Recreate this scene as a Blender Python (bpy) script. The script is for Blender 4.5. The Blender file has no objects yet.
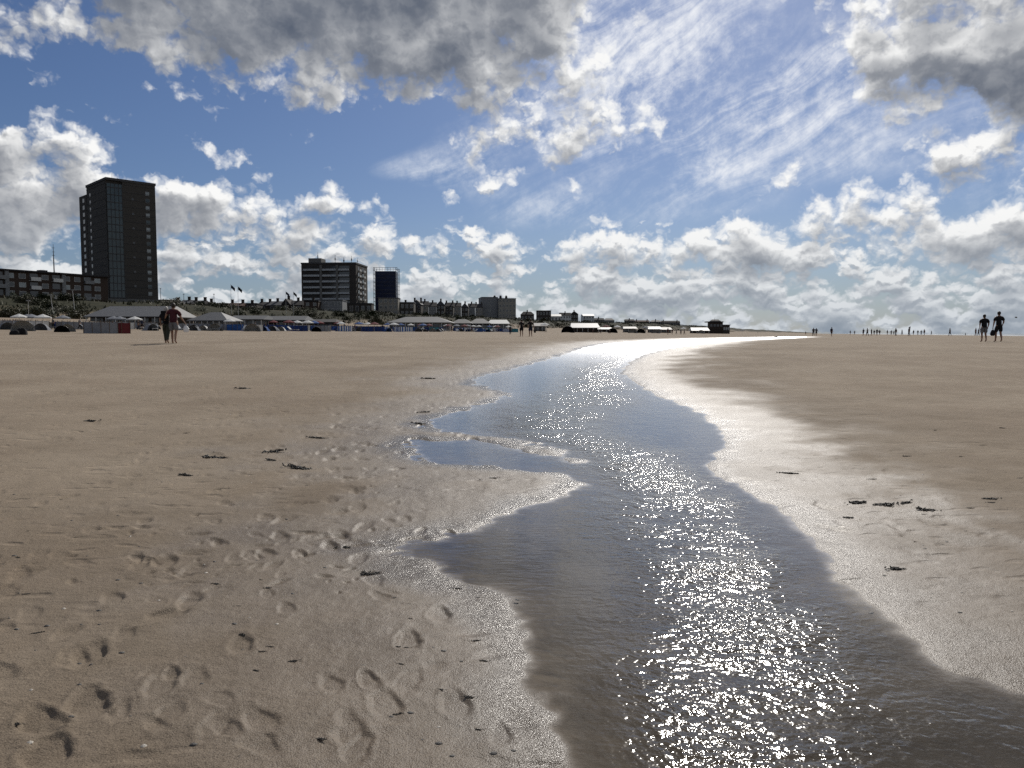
import bpy, bmesh, math, random
import numpy as np
from mathutils import Vector, Matrix

random.seed(7)
RNG = np.random.default_rng(11)
R = math.radians
scene = bpy.context.scene
COL = scene.collection

# ------------------------------------------------------------------ camera
FPX = 770.0                      # focal length in pixels of a 1024 px wide frame
HORIZON = 333.7
PITCH = math.atan((384.0 - HORIZON) / FPX)
CAM_H = 1.35
cam_data = bpy.data.cameras.new('camera')
cam = bpy.data.objects.new('camera', cam_data)
COL.objects.link(cam)
cam_data.sensor_width = 36.0
cam_data.lens = FPX / 1024.0 * 36.0
cam_data.clip_start = 0.05
cam_data.clip_end = 60000.0
cam.location = (0, 0, CAM_H)
cam.rotation_euler = (math.pi / 2 - PITCH, 0, 0)
scene.camera = cam

def ray(px, py):
    """direction in the world (not normalised, y about 1) of a direction seen in the photo"""
    u, v = (px - 512.0) / FPX, (384.0 - py) / FPX
    c, s = math.cos(PITCH), math.sin(PITCH)
    return Vector((u, c + v * s, v * c - s))

def azel(px, py):
    d = ray(px, py).normalized()
    return math.degrees(math.atan2(d.x, d.y)), math.degrees(math.asin(d.z))

# ------------------------------------------------------------------ light
SUN_AZ, SUN_EL = 16.0, 36.0
scene.render.engine = 'CYCLES'
scene.view_settings.view_transform = 'Standard'
scene.view_settings.look = 'None'
scene.view_settings.exposure = 0.0
scene.view_settings.gamma = 1.0
scene.cycles.use_denoising = False
scene.cycles.max_bounces = 5
scene.cycles.diffuse_bounces = 2
scene.cycles.glossy_bounces = 2
scene.cycles.transparent_max_bounces = 8
scene.cycles.caustics_reflective = False
scene.cycles.caustics_refractive = False
scene.cycles.sample_clamp_indirect = 4.0
scene.cycles.sample_clamp_direct = 0.0
sun_data = bpy.data.lights.new('sun', 'SUN')
sun_data.energy = 3.8
sun_data.angle = R(0.53)
sun_data.color = (1.0, 0.95, 0.88)
sun = bpy.data.objects.new('sun', sun_data)
COL.objects.link(sun)
to_sun = Vector((math.sin(R(SUN_AZ)) * math.cos(R(SUN_EL)), math.cos(R(SUN_AZ)) * math.cos(R(SUN_EL)), math.sin(R(SUN_EL))))
sun.rotation_euler = to_sun.to_track_quat('Z', 'Y').to_euler()
sun.location = to_sun * 50

# ------------------------------------------------------------------ node helper
class V:
    """a socket (or number) with arithmetic that writes Math nodes"""
    def __init__(s, nt, x): s.nt, s.x = nt, x
    def _m(s, op, *a, clamp=False):
        n = s.nt.nodes.new('ShaderNodeMath'); n.operation = op; n.use_clamp = clamp
        for i, q in enumerate((s,) + a):
            q = q.x if isinstance(q, V) else q
            if isinstance(q, (int, float)): n.inputs[i].default_value = q
            else: s.nt.links.new(q, n.inputs[i])
        return V(s.nt, n.outputs[0])
    def __add__(s, o): return s._m('ADD', o)
    __radd__ = __add__
    def __sub__(s, o): return s._m('SUBTRACT', o)
    def __rsub__(s, o): return V(s.nt, o)._m('SUBTRACT', s)
    def __mul__(s, o): return s._m('MULTIPLY', o)
    __rmul__ = __mul__
    def __truediv__(s, o): return s._m('DIVIDE', o)
    def max(s, o): return s._m('MAXIMUM', o)
    def min(s, o): return s._m('MINIMUM', o)
    def pow(s, o): return s._m('POWER', o)
    def exp(s): return s._m('EXPONENT')
    def clamp(s): return s._m('ADD', 0.0, clamp=True)
    def madd(s, a, b): return s._m('MULTIPLY_ADD', a, b)
    def ss(s, a, b, lo=0.0, hi=1.0, kind='SMOOTHSTEP'):
        n = s.nt.nodes.new('ShaderNodeMapRange'); n.interpolation_type = kind
        s.nt.links.new(s.x, n.inputs['Value'])
        for k, q in (('From Min', a), ('From Max', b), ('To Min', lo), ('To Max', hi)):
            if isinstance(q, V): s.nt.links.new(q.x, n.inputs[k])
            else: n.inputs[k].default_value = q
        return V(s.nt, n.outputs['Result'])

def vmath(nt, op, *a):
    n = nt.nodes.new('ShaderNodeVectorMath'); n.operation = op
    j = 0
    for q in a:
        if op == 'SCALE' and j == 1:
            i = n.inputs['Scale']
        else:
            i = n.inputs[j]
        if isinstance(q, V): q = q.x
        if hasattr(q, 'is_output'): nt.links.new(q, i)
        else: i.default_value = q
        j += 1
    return n.outputs['Value'] if op in ('DOT_PRODUCT', 'LENGTH', 'DISTANCE') else n.outputs['Vector']

def combine(nt, x, y, z=0.0):
    n = nt.nodes.new('ShaderNodeCombineXYZ')
    for i, q in enumerate((x, y, z)):
        q = q.x if isinstance(q, V) else q
        if isinstance(q, (int, float)): n.inputs[i].default_value = q
        else: nt.links.new(q, n.inputs[i])
    return n.outputs[0]

def noise(nt, vec, scale, detail=4.0, rough=0.5, lac=2.0, dist=0.0, color=False, dims='3D', kind='FBM'):
    n = nt.nodes.new('ShaderNodeTexNoise')
    n.noise_dimensions = dims
    if kind != 'FBM': n.noise_type = kind
    n.inputs['Scale'].default_value = scale
    n.inputs['Detail'].default_value = detail
    n.inputs['Roughness'].default_value = rough
    n.inputs['Lacunarity'].default_value = lac
    n.inputs['Distortion'].default_value = dist
    if vec is not None: nt.links.new(vec.x if isinstance(vec, V) else vec, n.inputs['Vector'])
    return n.outputs['Color'] if color else V(nt, n.outputs[0])

def voronoi(nt, vec, scale, detail=0.0, rough=0.5, feature='F1', smooth=None, rand=1.0, dims='3D'):
    n = nt.nodes.new('ShaderNodeTexVoronoi'); n.voronoi_dimensions = dims
    n.feature = feature
    n.inputs['Scale'].default_value = scale
    n.inputs['Detail'].default_value = detail
    n.inputs['Roughness'].default_value = rough
    n.inputs['Randomness'].default_value = rand
    if smooth is not None and feature == 'SMOOTH_F1': n.inputs['Smoothness'].default_value = smooth
    if vec is not None: nt.links.new(vec.x if isinstance(vec, V) else vec, n.inputs['Vector'])
    return n

def mix(nt, fac, a, b, kind='MIX'):
    n = nt.nodes.new('ShaderNodeMix'); n.data_type = 'RGBA'; n.blend_type = kind
    n.clamp_factor = True
    for i, q in ((0, fac), (6, a), (7, b)):
        q = q.x if isinstance(q, V) else q
        if isinstance(q, (int, float)):
            n.inputs[i].default_value = q if i == 0 else (q, q, q, 1)
        elif isinstance(q, tuple):
            n.inputs[i].default_value = q if len(q) == 4 else q + (1.0,)
        else: nt.links.new(q, n.inputs[i])
    return n.outputs[2]
# ------------------------------------------------------------------ sky with clouds
world = bpy.data.worlds.new('World'); scene.world = world
world.use_nodes = True
wt = world.node_tree; wt.nodes.clear()
SKY_STRENGTH = 0.1

# cumulus seen as soft ellipses round a bearing and an elevation: photo x, y, radii, tilt, weight
CUMULUS = [
    (350, -40, 280, 112, 2, 1.6), (260, 22, 95, 44, 8, 1.2), (430, 28, 130, 60, -4, 1.35), (135, 0, 80, 34, 12, 0.85), (575, 24, 58, 44, -10, 0.85), (515, 36, 50, 38, 0, .9),
    (172, 58, 40, 20, 35, 0.72), (400, 90, 75, 26, 0, 0.80), (-60, -40, 120, 40, 0, .6),
    (580, 118, 82, 36, -8, 1.05), (525, 160, 70, 30, -14, 0.78), (490, 112, 52, 34, 20, 0.80), (560, 172, 40, 18, -30, .7),
    (908, 54, 68, 52, 5, 1.5), (905, -5, 80, 45, 0, 1.0), (1015, 40, 60, 78, 0, 1.5), (960, 20, 55, 50, 0, .95), (1150, 30, 160, 120, 0, 1.5),
    (955, 148, 62, 20, 0, 0.78), (1015, 128, 36, 14, 0, 0.75), (1120, 140, 70, 30, 0, .8),
    (915, 205, 85, 38, 5, 1.0), (985, 240, 95, 40, 0, 1.3), (1090, 235, 110, 50, 0, 1.2), (870, 250, 60, 22, 0, .8),
    (775, 178, 100, 24, 22, 0.66),
    (60, 165, 110, 40, -10, 1.10), (80, 200, 125, 44, -10, 1.25), (220, 205, 80, 28, -14, .95), (-90, 190, 140, 70, 0, 1.3), (10, 232, 90, 30, 0, 1.05),
    (325, 195, 62, 18, -22, 0.85), (378, 212, 34, 14, -22, 0.8), (207, 148, 28, 15, -25, 0.78), (246, 156, 19, 10, -25, 0.70), (122, 122, 30, 13, -10, 0.62), (40, 68, 55, 17, -8, 0.72), (140, 80, 20, 12, -40, 0.62),
    (435, 200, 36, 13, 0, 0.72), (455, 218, 22, 10, 0, .66), (500, 180, 30, 10, 5, .6), (585, 190, 36, 9, 5, .58), (825, 152, 20, 9, 0, .6),
    (755, 248, 80, 34, 0, 1.10), (620, 255, 80, 26, 0, 0.95), (610, 222, 30, 12, 0, 0.72), (515, 255, 66, 24, 0, .95), (690, 240, 50, 24, 0, .8), (400, 240, 60, 22, 0, .85), (330, 232, 60, 20, -8, 0.85), (240, 240, 80, 22, 0, .9), (160, 262, 60, 18, 0, .7),
]
CUMULUS += [(520, -190, 520, 100, 0, 1.3), (1100, -170, 300, 140, 0, 1.4), (100, -170, 300, 120, 0, 1.3), (700, -330, 600, 120, 0, 1.2)]  # unseen clouds above the frame, added so the water reflects grey
CIRRUS = [(650, 70, 130, 80, 20, 1.0), (590, 20, 60, 50, 0, .7), (770, 120, 150, 42, 35, 0.95), (850, 100, 60, 50, 20, .8), (700, 10, 120, 30, 30, .7), (560, 205, 90, 24, 15, .7), (700, 190, 120, 18, 25, .6), (820, 165, 130, 16, 14, .65),
          (460, 158, 75, 10, 10, .9), (610, 150, 60, 24, 25, .6), (1200, 60, 260, 120, 20, .8)]

def blobs(nt, p3, table, hard=False):
    """p3 = (azimuth, elevation, 1) in degrees -> the strongest ellipse"""
    acc = None
    for (px, py, rx, ry, rot, w) in table:
        a, e = azel(px, py)
        k = 57.2958 / FPX * math.cos(R(a)) ** 1.5
        ax, ay = 1.0 / (rx * k), 1.0 / (ry * k)
        c, s = math.cos(R(rot)), math.sin(R(rot))
        u = V(nt, vmath(nt, 'DOT_PRODUCT', p3, (c * ax, s * ax, -(c * a + s * e) * ax)))
        v = V(nt, vmath(nt, 'DOT_PRODUCT', p3, (-s * ay, c * ay, -(-s * a + c * e) * ay)))
        r2 = u * u + v * v
        b = r2.madd(-0.55 * w, w)
        acc = b if acc is None else (acc._m('SMOOTH_MAX', b, 0.12))
    return acc

# the cloud map: how much cloud stands at each bearing (stops of a ramp) and elevation (rows)
NAZ, NROW = 31, 15
AZ0, AZ1, EL0, EL1 = -36.0, 36.0, 0.8, 38.6
def cloud_rows(table, floor=-1.0):
    A, E = np.meshgrid(np.linspace(AZ0, AZ1, NAZ), np.linspace(EL0, EL1, NROW))
    F = np.full(A.shape, floor)
    for (px, py, rx, ry, rot, w) in table:
        a, e = azel(px, py)
        k = 57.2958 / FPX * math.cos(R(a)) ** 1.5
        c, s_ = math.cos(R(rot)), math.sin(R(rot))
        rx, ry = max(rx * k, 2.0), max(ry * k, 1.7)
        u = ((A - a) * c + (E - e) * s_) / rx
        v = (-(A - a) * s_ + (E - e) * c) / ry
        F = np.maximum(F, w - 0.55 * w * (u * u + v * v))
    return F
BIG = [q for q in CUMULUS if q[2] * q[3] > 900]
SMALL = [q for q in CUMULUS if q[2] * q[3] <= 900 and q[5] >= .55]
ROWS = cloud_rows(BIG)
CROWS = cloud_rows(CIRRUS)
def ramp_map(nt, az, el, rows, lo, hi, step=1):
    """value of the map at a bearing and an elevation, between lo and hi"""
    f = az.ss(AZ0, AZ1, 0.0, 1.0, 'LINEAR')
    sel = (el - EL0) * ((NROW - 1) / (EL1 - EL0))
    sel = sel.max(0.0).min(NROW - 1.0)
    acc = None
    for k in range(0, NROW, 3):
        n = nt.nodes.new('ShaderNodeValToRGB'); cr = n.color_ramp; cr.interpolation = 'B_SPLINE'
        for j in range(NAZ):
            q = [min(1.0, max(0.0, (rows[k + c][j] - lo) / (hi - lo))) for c in range(3)]
            pos = j / (NAZ - 1)
            e = cr.elements[j] if j < 2 else cr.elements.new(pos)
            e.position = pos; e.color = (q[0], q[1], q[2], 1)
            if j == 0: cr.elements[1].position = 1.0
        nt.links.new(f.x, n.inputs[0])
        wv = []
        for c in range(3):
            d = (sel - float(k + c))._m('ABSOLUTE')
            wv.append(d.ss(0.0, 1.0, 1.0, 0.0))
        v = V(nt, vmath(nt, 'DOT_PRODUCT', n.outputs[0], combine(nt, *wv)))
        acc = v if acc is None else acc + v
    return acc.madd(hi - lo, lo)

def make_density(det, name):
    g = bpy.data.node_groups.new(name, 'ShaderNodeTree')
    g.interface.new_socket('Vector', in_out='INPUT', socket_type='NodeSocketVector')
    g.interface.new_socket('Density', in_out='OUTPUT', socket_type='NodeSocketFloat')
    gi = g.nodes.new('NodeGroupInput'); go = g.nodes.new('NodeGroupOutput')
    P = gi.outputs[0]
    sx = g.nodes.new('ShaderNodeSeparateXYZ'); g.links.new(P, sx.inputs[0])
    el = V(g, sx.outputs[1])
    w1 = vmath(g, 'SUBTRACT', noise(g, P, 0.20, 2.0 + (det > 5), 0.55, color=True, dims='2D'), (0.5, 0.5, 0.5))
    pw = vmath(g, 'ADD', P, vmath(g, 'MULTIPLY', w1, (3.4, 2.4, 0)))
    pt = P
    if det > 5:
        w2 = vmath(g, 'SUBTRACT', noise(g, P, 0.9, 3.0, 0.6, color=True, dims='2D'), (0.5, 0.5, 0.5))
        pw = vmath(g, 'ADD', pw, vmath(g, 'MULTIPLY', w2, (1.6, 1.3, 0)))
        pt = vmath(g, 'ADD', P, vmath(g, 'MULTIPLY', w2, (0.9, 0.9, 0)))
    sw = g.nodes.new('ShaderNodeSeparateXYZ'); g.links.new(pw, sw.inputs[0])
    B = ramp_map(g, V(g, sw.outputs[0]), V(g, sw.outputs[1]), ROWS, -1.0, 1.7)
    if det > 5:
        pw1 = vmath(g, 'ADD', vmath(g, 'MULTIPLY', pw, (1, 1, 0)), (0, 0, 1))
        B = B.max(blobs(g, pw1, SMALL))
    nh = noise(g, vmath(g, 'MULTIPLY', pt, (1.0, 1.3, 1.0)), 0.22, det, 0.55, dims='2D')
    vo = voronoi(g, vmath(g, 'MULTIPLY', pt, (1.0, 1.3, 1.0)), 0.36, 3.0 if det > 5 else 0.0, 0.60, dims='2D')
    puff = 0.62 - V(g, vo.outputs['Distance'])
    vl_ = voronoi(g, vmath(g, 'MULTIPLY', pt, (1.0, 1.7, 1.0)), 0.50, 2.0 if det > 5 else 0.0, 0.60, dims='2D')
    puffl = 0.60 - V(g, vl_.outputs['Distance'])
    cov = el.ss(0.5, 7.5, 0.95, 0.62) - el.ss(5.5, 11.5, 0.0, 1.2)
    nl = noise(g, vmath(g, 'MULTIPLY', pt, (1.0, 2.0, 1.0)), 0.23, det, 0.56, dims='2D')
    band = cov + (nl - 0.5) * 2.3
    D = B + (nh - 0.5) * 1.55 + puff * 0.55
    D = D._m('SMOOTH_MAX', band + puffl * 0.65, 0.1)
    g.links.new(D.x, go.inputs[0])
    return g
CD_FINE, CD_SOFT = make_density(8.0, 'cloud_density'), make_density(2.0, 'cloud_density_soft')

def density_at(vec, grp):
    n = wt.nodes.new('ShaderNodeGroup'); n.node_tree = grp
    wt.links.new(vec, n.inputs[0])
    return V(wt, n.outputs[0])

tc = wt.nodes.new('ShaderNodeTexCoord')
gdir = vmath(wt, 'NORMALIZE', tc.outputs['Generated'])
sep = wt.nodes.new('ShaderNodeSeparateXYZ'); wt.links.new(gdir, sep.inputs[0])
dx, dy, dz = (V(wt, o) for o in sep.outputs)
AZ = dx._m('ARCTAN2', dy) * 57.29578
EL = dz._m('ARCSINE') * 57.29578
ELc = EL.max(0.0)
P0 = combine(wt, AZ, ELc)
# toward the sun in bearing and elevation
sdv = vmath(wt, 'SUBTRACT', (SUN_AZ, SUN_EL, 0.0), P0)
sdn = vmath(wt, 'NORMALIZE', vmath(wt, 'MULTIPLY', sdv, (0.55, 1.0, 1.0)))
step = ELc.ss(0.0, 20.0, 0.55, 1.25, 'LINEAR')
P1 = vmath(wt, 'ADD', P0, vmath(wt, 'SCALE', sdn, step * 0.45))
P2 = vmath(wt, 'ADD', P0, vmath(wt, 'SCALE', sdn, step * 1.7))
D0, D1, D2 = density_at(P0, CD_FINE), density_at(P1, CD_FINE), density_at(P2, CD_SOFT)
alpha = D0.ss(0.32, 0.80)
t0 = (D0 - 0.45).max(0.0)
t1 = (D1 - 0.45).max(0.0)
t2 = (D2 - 0.45).max(0.0)
opt = t0 * 0.42 + t1 * 0.14 + t2 * 1.65
relief = (D0 - D1).ss(-0.40, 0.40, -0.5, 0.5)
opt = opt * ELc.ss(1.0, 12.0, 0.62, 1.0)
light = ((opt * -1.05).exp() * (1.0 + relief * ((t2 * -1.1).exp() * 1.05 + 0.10)) * 1.16 + relief * 0.05).clamp()
ang = V(wt, vmath(wt, 'DOT_PRODUCT', gdir, tuple(to_sun)))
glow = ang.ss(0.72, 0.96)
bright = light * (1.02 + glow * 0.30)
ccol = mix(wt, bright._m('MINIMUM', 1.0), (0.090, 0.112, 0.158), (0.95, 0.95, 0.94))

# thin high streaks
rot = R(28)
su = V(wt, vmath(wt, 'DOT_PRODUCT', P0, (math.cos(rot), math.sin(rot), 0)))
sv = V(wt, vmath(wt, 'DOT_PRODUCT', P0, (-math.sin(rot), math.cos(rot), 0)))
stv = combine(wt, su * 0.040, sv * 0.30)
stw = vmath(wt, 'ADD', stv, vmath(wt, 'SCALE', vmath(wt, 'SUBTRACT', noise(wt, P0, 0.12, 3.0, color=True, dims='2D'), (.5, .5, .5)), 0.9))
streak = noise(wt, stw, 1.0, 10.0, 0.66, dist=0.35, dims='2D')
mott = noise(wt, P0, 0.8, 6.0, 0.65, dims='2D')
CB = ramp_map(wt, AZ, ELc, CROWS, -1.0, 1.0).max(0.0)
cir = (CB * ((streak - 0.5) * 2.2 + 0.60 + (mott - 0.5) * 1.0)).ss(0.05, 0.95, 0.0, 0.88)

sky = wt.nodes.new('ShaderNodeTexSky'); sky.sky_type = 'NISHITA'
sky.sun_disc = False
sky.sun_elevation = R(SUN_EL); sky.sun_rotation = R(SUN_AZ)
sky.altitude = 0; sky.air_density = 1.0; sky.dust_density = 0.6; sky.ozone_density = 2.0
skyc = mix(wt, 1.0, sky.outputs[0], (0.34, 0.405, 0.54), 'MULTIPLY')
K = 1.0 / SKY_STRENGTH
def scaled(c, k):
    return mix(wt, 1.0, c, (k, k, k), 'MULTIPLY')
ccol10 = vmath(wt, 'SCALE', ccol, K)
cir10 = vmath(wt, 'SCALE', mix(wt, glow, (0.72, 0.78, 0.86), (0.95, 0.96, 0.98)), K)
c = mix(wt, cir, skyc, cir10)
c = mix(wt, alpha, c, ccol10)
haze = EL.ss(-1.0, 9.0, 0.50, 0.0)
c = mix(wt, haze, c, (0.27 * K, 0.35 * K, 0.44 * K))
bg = wt.nodes.new('ShaderNodeBackground'); bg.inputs['Strength'].default_value = SKY_STRENGTH
wt.links.new(c, bg.inputs['Color'])
wo = wt.nodes.new('ShaderNodeOutputWorld'); wt.links.new(bg.outputs[0], wo.inputs[0])
world.cycles.sampling_method = 'MANUAL'
world.cycles.sample_map_resolution = 512
# ------------------------------------------------------------------ the lie of the land
COAST_AZ = R(22.5)                                  # the coast runs away along this bearing; dunes on the left, sea on the right
CD_ = (math.sin(COAST_AZ), math.cos(COAST_AZ))
CN_ = (-math.cos(COAST_AZ), math.sin(COAST_AZ))     # toward the dunes

def sst(a, b, x):
    t = np.clip((x - a) / (b - a), 0, 1)
    return t * t * (3 - 2 * t)

_perm = RNG.permutation(256)
_perm = np.concatenate([_perm, _perm])
_grad = RNG.normal(size=(256, 2)); _grad /= np.linalg.norm(_grad, axis=1)[:, None]
def perlin(x, y):
    x = np.asarray(x, float); y = np.asarray(y, float)
    xi, yi = np.floor(x).astype(int), np.floor(y).astype(int)
    xf, yf = x - xi, y - yi
    u, v = xf * xf * xf * (xf * (xf * 6 - 15) + 10), yf * yf * yf * (yf * (yf * 6 - 15) + 10)
    def g(ix, iy, fx, fy):
        h = _perm[(_perm[ix & 255] + iy) & 255]
        return _grad[h, 0] * fx + _grad[h, 1] * fy
    a, b = g(xi, yi, xf, yf), g(xi + 1, yi, xf - 1, yf)
    c, d = g(xi, yi + 1, xf, yf - 1), g(xi + 1, yi + 1, xf - 1, yf - 1)
    return ((a * (1 - u) + b * u) * (1 - v) + (c * (1 - u) + d * u) * v) * 1.5
def fbm(x, y, oct=4, rough=0.5):
    t, amp, f = 0, 1.0, 1.0
    for k in range(oct):
        t = t + amp * perlin(x * f + 17.3 * k, y * f - 9.1 * k); amp *= rough; f *= 2.03
    return t

def land(x, y):
    """large shape of beach, dunes and sea bed, without the stream and small relief"""
    x = np.asarray(x, float); y = np.asarray(y, float)
    p = x * CN_[0] + y * CN_[1]
    z = 0.80 * sst(2.0, 46.0, y)
    z = z + 0.2 * sst(8, 30, p) + 1.7 * np.clip((p - 45) / 95, 0, 1) ** 1.3 + 2.2 * sst(120, 175, p)
    u = x * CD_[0] + y * CD_[1]
    dune = 6.6 * sst(168, 214, p) * (1 + 0.4 * sst(450, 1100, u))
    z = z + dune * (1 + 0.16 * np.clip(fbm(x / 60, y / 60, 3), -1, 1))
    z = z - 1.25 * sst(-35, -85, p) - 3.0 * sst(-80, -260, p)
    return z

def ground_at(px, py):
    """where the line of sight of a photo direction meets the land"""
    d = ray(px, py)
    t = np.concatenate([np.linspace(0.5, 60, 700), np.geomspace(60, 3000, 700)])
    z = CAM_H + d.z * t
    hit = np.nonzero(z <= land(d.x * t, d.y * t))[0]
    k = hit[0] if len(hit) else len(t) - 1
    a, b = t[max(k - 1, 0)], t[k]
    for _ in range(20):
        m = (a + b) / 2
        if CAM_H + d.z * m <= land(d.x * m, d.y * m): b = m
        else: a = m
    return Vector((d.x * b, d.y * b, float(land(d.x * b, d.y * b))))

def on_line(px, p):
    """the spot of the land at the bearing of photo column px that lies p metres inland"""
    az = math.atan((px - 512.0) / FPX)
    r = p / math.sin(COAST_AZ - az)
    x, y = r * math.sin(az), r * math.cos(az)
    return Vector((x, y, float(land(x, y))))

# outline of the stream, walked upstream along its left bank and back along the right
LEFT_BANK = [(566, 820), (552, 768), (541, 710), (529, 655), (520, 618), (505, 592), (470, 580), (432, 571), (402, 561), (390, 551), (398, 543), (420, 537), (452, 534), (478, 528), (505, 511), (552, 497), (577, 484), (566, 474), (530, 471), (478, 467),
             (432, 460), (406, 451), (412, 440), (450, 440), (487, 443), (530, 452), (572, 462), (580, 458), (545, 446), (500, 437), (458, 432), (424, 428), (440, 416), (480, 405), (508, 395), (492, 389), (470, 383), (490, 374), (530, 364), (566, 354), (590, 346), (635, 341.3), (690, 338.9), (745, 337.6), (800, 336.6)]
RIGHT_BANK = [(806, 337.4), (745, 340.2), (700, 344.2), (660, 350.5), (636, 359), (624, 371), (638, 383), (660, 395), (700, 414), (721, 428), (726, 443), (712, 460), (724, 476), (760, 496), (797, 521), (830, 556), (850, 588), (880, 606), (925, 640), (955, 668), (1010, 684), (1080, 700), (1200, 730), (1320, 800)]
_outline = [ground_at(*q) for q in LEFT_BANK] + [ground_at(*q) for q in RIGHT_BANK]
_outline = [(q.x, q.y) for q in _outline] + [(6.5, 0.8), (7.5, -6), (-3.5, -6), (0.12, 0.9)]
def smooth_loop(pts, per=6):
    out = []; n = len(pts); P = [np.array(q) for q in pts]
    for i in range(n):
        a, b, c, d = P[i - 1], P[i], P[(i + 1) % n], P[(i + 2) % n]
        for k in range(per):
            t = k / per
            out.append(0.5 * (2 * b + (c - a) * t + (2 * a - 5 * b + 4 * c - d) * t * t + (3 * b - a - 3 * c + d) * t ** 3) * 0.75
                       + 0.25 * (b * (1 - t) + c * t))
    return np.array(out)
STREAM = smooth_loop(_outline, 4)

def stream_distance(x, y):
    """metres from the water's edge, negative in the water; only worked out near the stream"""
    x = np.asarray(x, float).ravel(); y = np.asarray(y, float).ravel()
    sd = np.full(x.shape, 50.0)
    near = np.nonzero((y > -12) & (y < STREAM[:, 1].max() + 25) & (x > STREAM[:, 0].min() - 14) & (x < STREAM[:, 0].max() + 14))[0]
    A = STREAM; B = np.roll(STREAM, -1, axis=0); E = B - A; L2 = (E ** 2).sum(1) + 1e-12
    for s in range(0, len(near), 20000):
        i = near[s:s + 20000]
        wx, wy = x[i, None] - A[None, :, 0], y[i, None] - A[None, :, 1]
        t = np.clip((wx * E[None, :, 0] + wy * E[None, :, 1]) / L2[None], 0, 1)
        ex, ey = wx - t * E[None, :, 0], wy - t * E[None, :, 1]
        d = np.sqrt((ex * ex + ey * ey).min(1))
        c1 = (A[None, :, 1] <= y[i, None]) & (B[None, :, 1] > y[i, None])
        c2 = (A[None, :, 1] > y[i, None]) & (B[None, :, 1] <= y[i, None])
        cr = E[None, :, 0] * wy - wx * E[None, :, 1]
        wn = (c1 & (cr > 0)).sum(1) - (c2 & (cr < 0)).sum(1)
        sd[i] = np.where(wn != 0, -d, d)
    return sd

# line of the quick rippled water
CURRENT = [(850, 900), (800, 768), (768, 680), (740, 610), (712, 560), (690, 520), (660, 480), (620, 457), (575, 445), (545, 432), (555, 415), (585, 398), (602, 380), (612, 366), (640, 352), (690, 343), (760, 338.5)]
CUR = np.array([(lambda q: (q.x, q.y))(ground_at(*c)) for c in CURRENT])
def current_distance(x, y):
    d = np.full(x.shape, 1e9)
    for a, b in zip(CUR[:-1], CUR[1:]):
        e = b - a
        t = np.clip(((x - a[0]) * e[0] + (y - a[1]) * e[1]) / (e @ e), 0, 1)
        d = np.minimum(d, np.hypot(x - a[0] - t * e[0], y - a[1] - t * e[1]))
    return d

# footprints: photo spots where the picture shows them, and loose trails beside the water
PRINTS = []
for (px, py, yaw, size, dep) in [(88, 712, -60, 1.15, .032), (40, 730, -50, 1.1, .03), (48, 762, -60, 1.2, .03), (90, 660, -70, 1.15, .034), (75, 664, -60, 1.0, .02), (165, 566, -70, 1.1, .03), (140, 570, -75, .9, .02),
        (112, 604, -60, .9, .022), (240, 652, -70, .9, .024), (265, 557, -60, .9, .022), (330, 548, -65, .9, .022), (455, 705, -75, .9, .012), (408, 645, -80, .9, .022), (440, 617, -80, .9, .018), (300, 558, -65, .8, .02),
        (170, 722, -85, .8, .012), (172, 680, -60, .5, .015), (195, 685, -70, .8, .01), (280, 540, -60, .9, .02), (220, 548, -60, .8, .016), (380, 600, -50, .7, .012), (30, 620, -60, .9, .012), (20, 580, -60, .9, .012),
        (330, 690, -60, .7, .01), (260, 730, -50, .9, .012), (350, 735, -70, .9, .014), (125, 640, -60, .8, .012), (500, 735, -80, .7, .008)]:
    q = ground_at(px, py); PRINTS.append((q.x, q.y, R(yaw), size, dep))
for k in range(34):
    q = ground_at(random.uniform(-20, 430), random.uniform(500, 768)); PRINTS.append((q.x, q.y, R(random.gauss(-62, 25)) if k % 3 else R(random.gauss(118, 20)), random.uniform(.55, 1.05), random.uniform(.006, .019)))
def trail(p0, p1, n, jit, dep):
    a, b = ground_at(*p0), ground_at(*p1)
    yaw = math.atan2(b.y - a.y, b.x - a.x)
    L = math.hypot(b.x - a.x, b.y - a.y); n = min(n, max(2, int(L / 0.55)))
    for k in range(n):
        t = (k + random.uniform(-.25, .25)) / n
        s = 0.11 if k % 2 else -0.11
        PRINTS.append((a.x + (b.x - a.x) * t - math.sin(yaw) * s + random.gauss(0, jit), a.y + (b.y - a.y) * t + math.cos(yaw) * s + random.gauss(0, jit),
                       yaw + random.gauss(0, .25), random.uniform(.75, 1.1), dep * random.uniform(.5, 1.1)))
for q in [((60, 700), (420, 420), 40, .12, .026), ((200, 600), (480, 400), 40, .2, .026), ((330, 560), (350, 380), 30, .2, .024), ((100, 560), (470, 372), 45, .25, .024), ((0, 520), (400, 372), 40, .3, .020), ((-60, 640), (240, 400), 40, .25, .020),
          ((-20, 460), (500, 352), 40, .4, .018), ((380, 520), (200, 385), 30, .3, .022), ((900, 470), (720, 380), 30, .3, .010), ((1020, 560), (780, 400), 30, .3, .010), ((1000, 420), (700, 360), 30, .3, .012), ((850, 510), (1000, 545), 12, .1, .02)]:
    trail(*q)
for k in range(110):
    px, py = random.gauss(300, 130), 372 + 210 * random.random() ** 1.3
    q = ground_at(px, py); PRINTS.append((q.x, q.y, random.uniform(-3, 3), random.uniform(.5, 1.1), random.uniform(.008, .024)))
for k in range(420):
    px, py = random.uniform(-80, 560), 344 + 120 * random.random() ** 1.6
    q = ground_at(px, py); PRINTS.append((q.x, q.y, random.uniform(-3, 3), random.uniform(.6, 1.3), random.uniform(.010, .028)))
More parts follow.
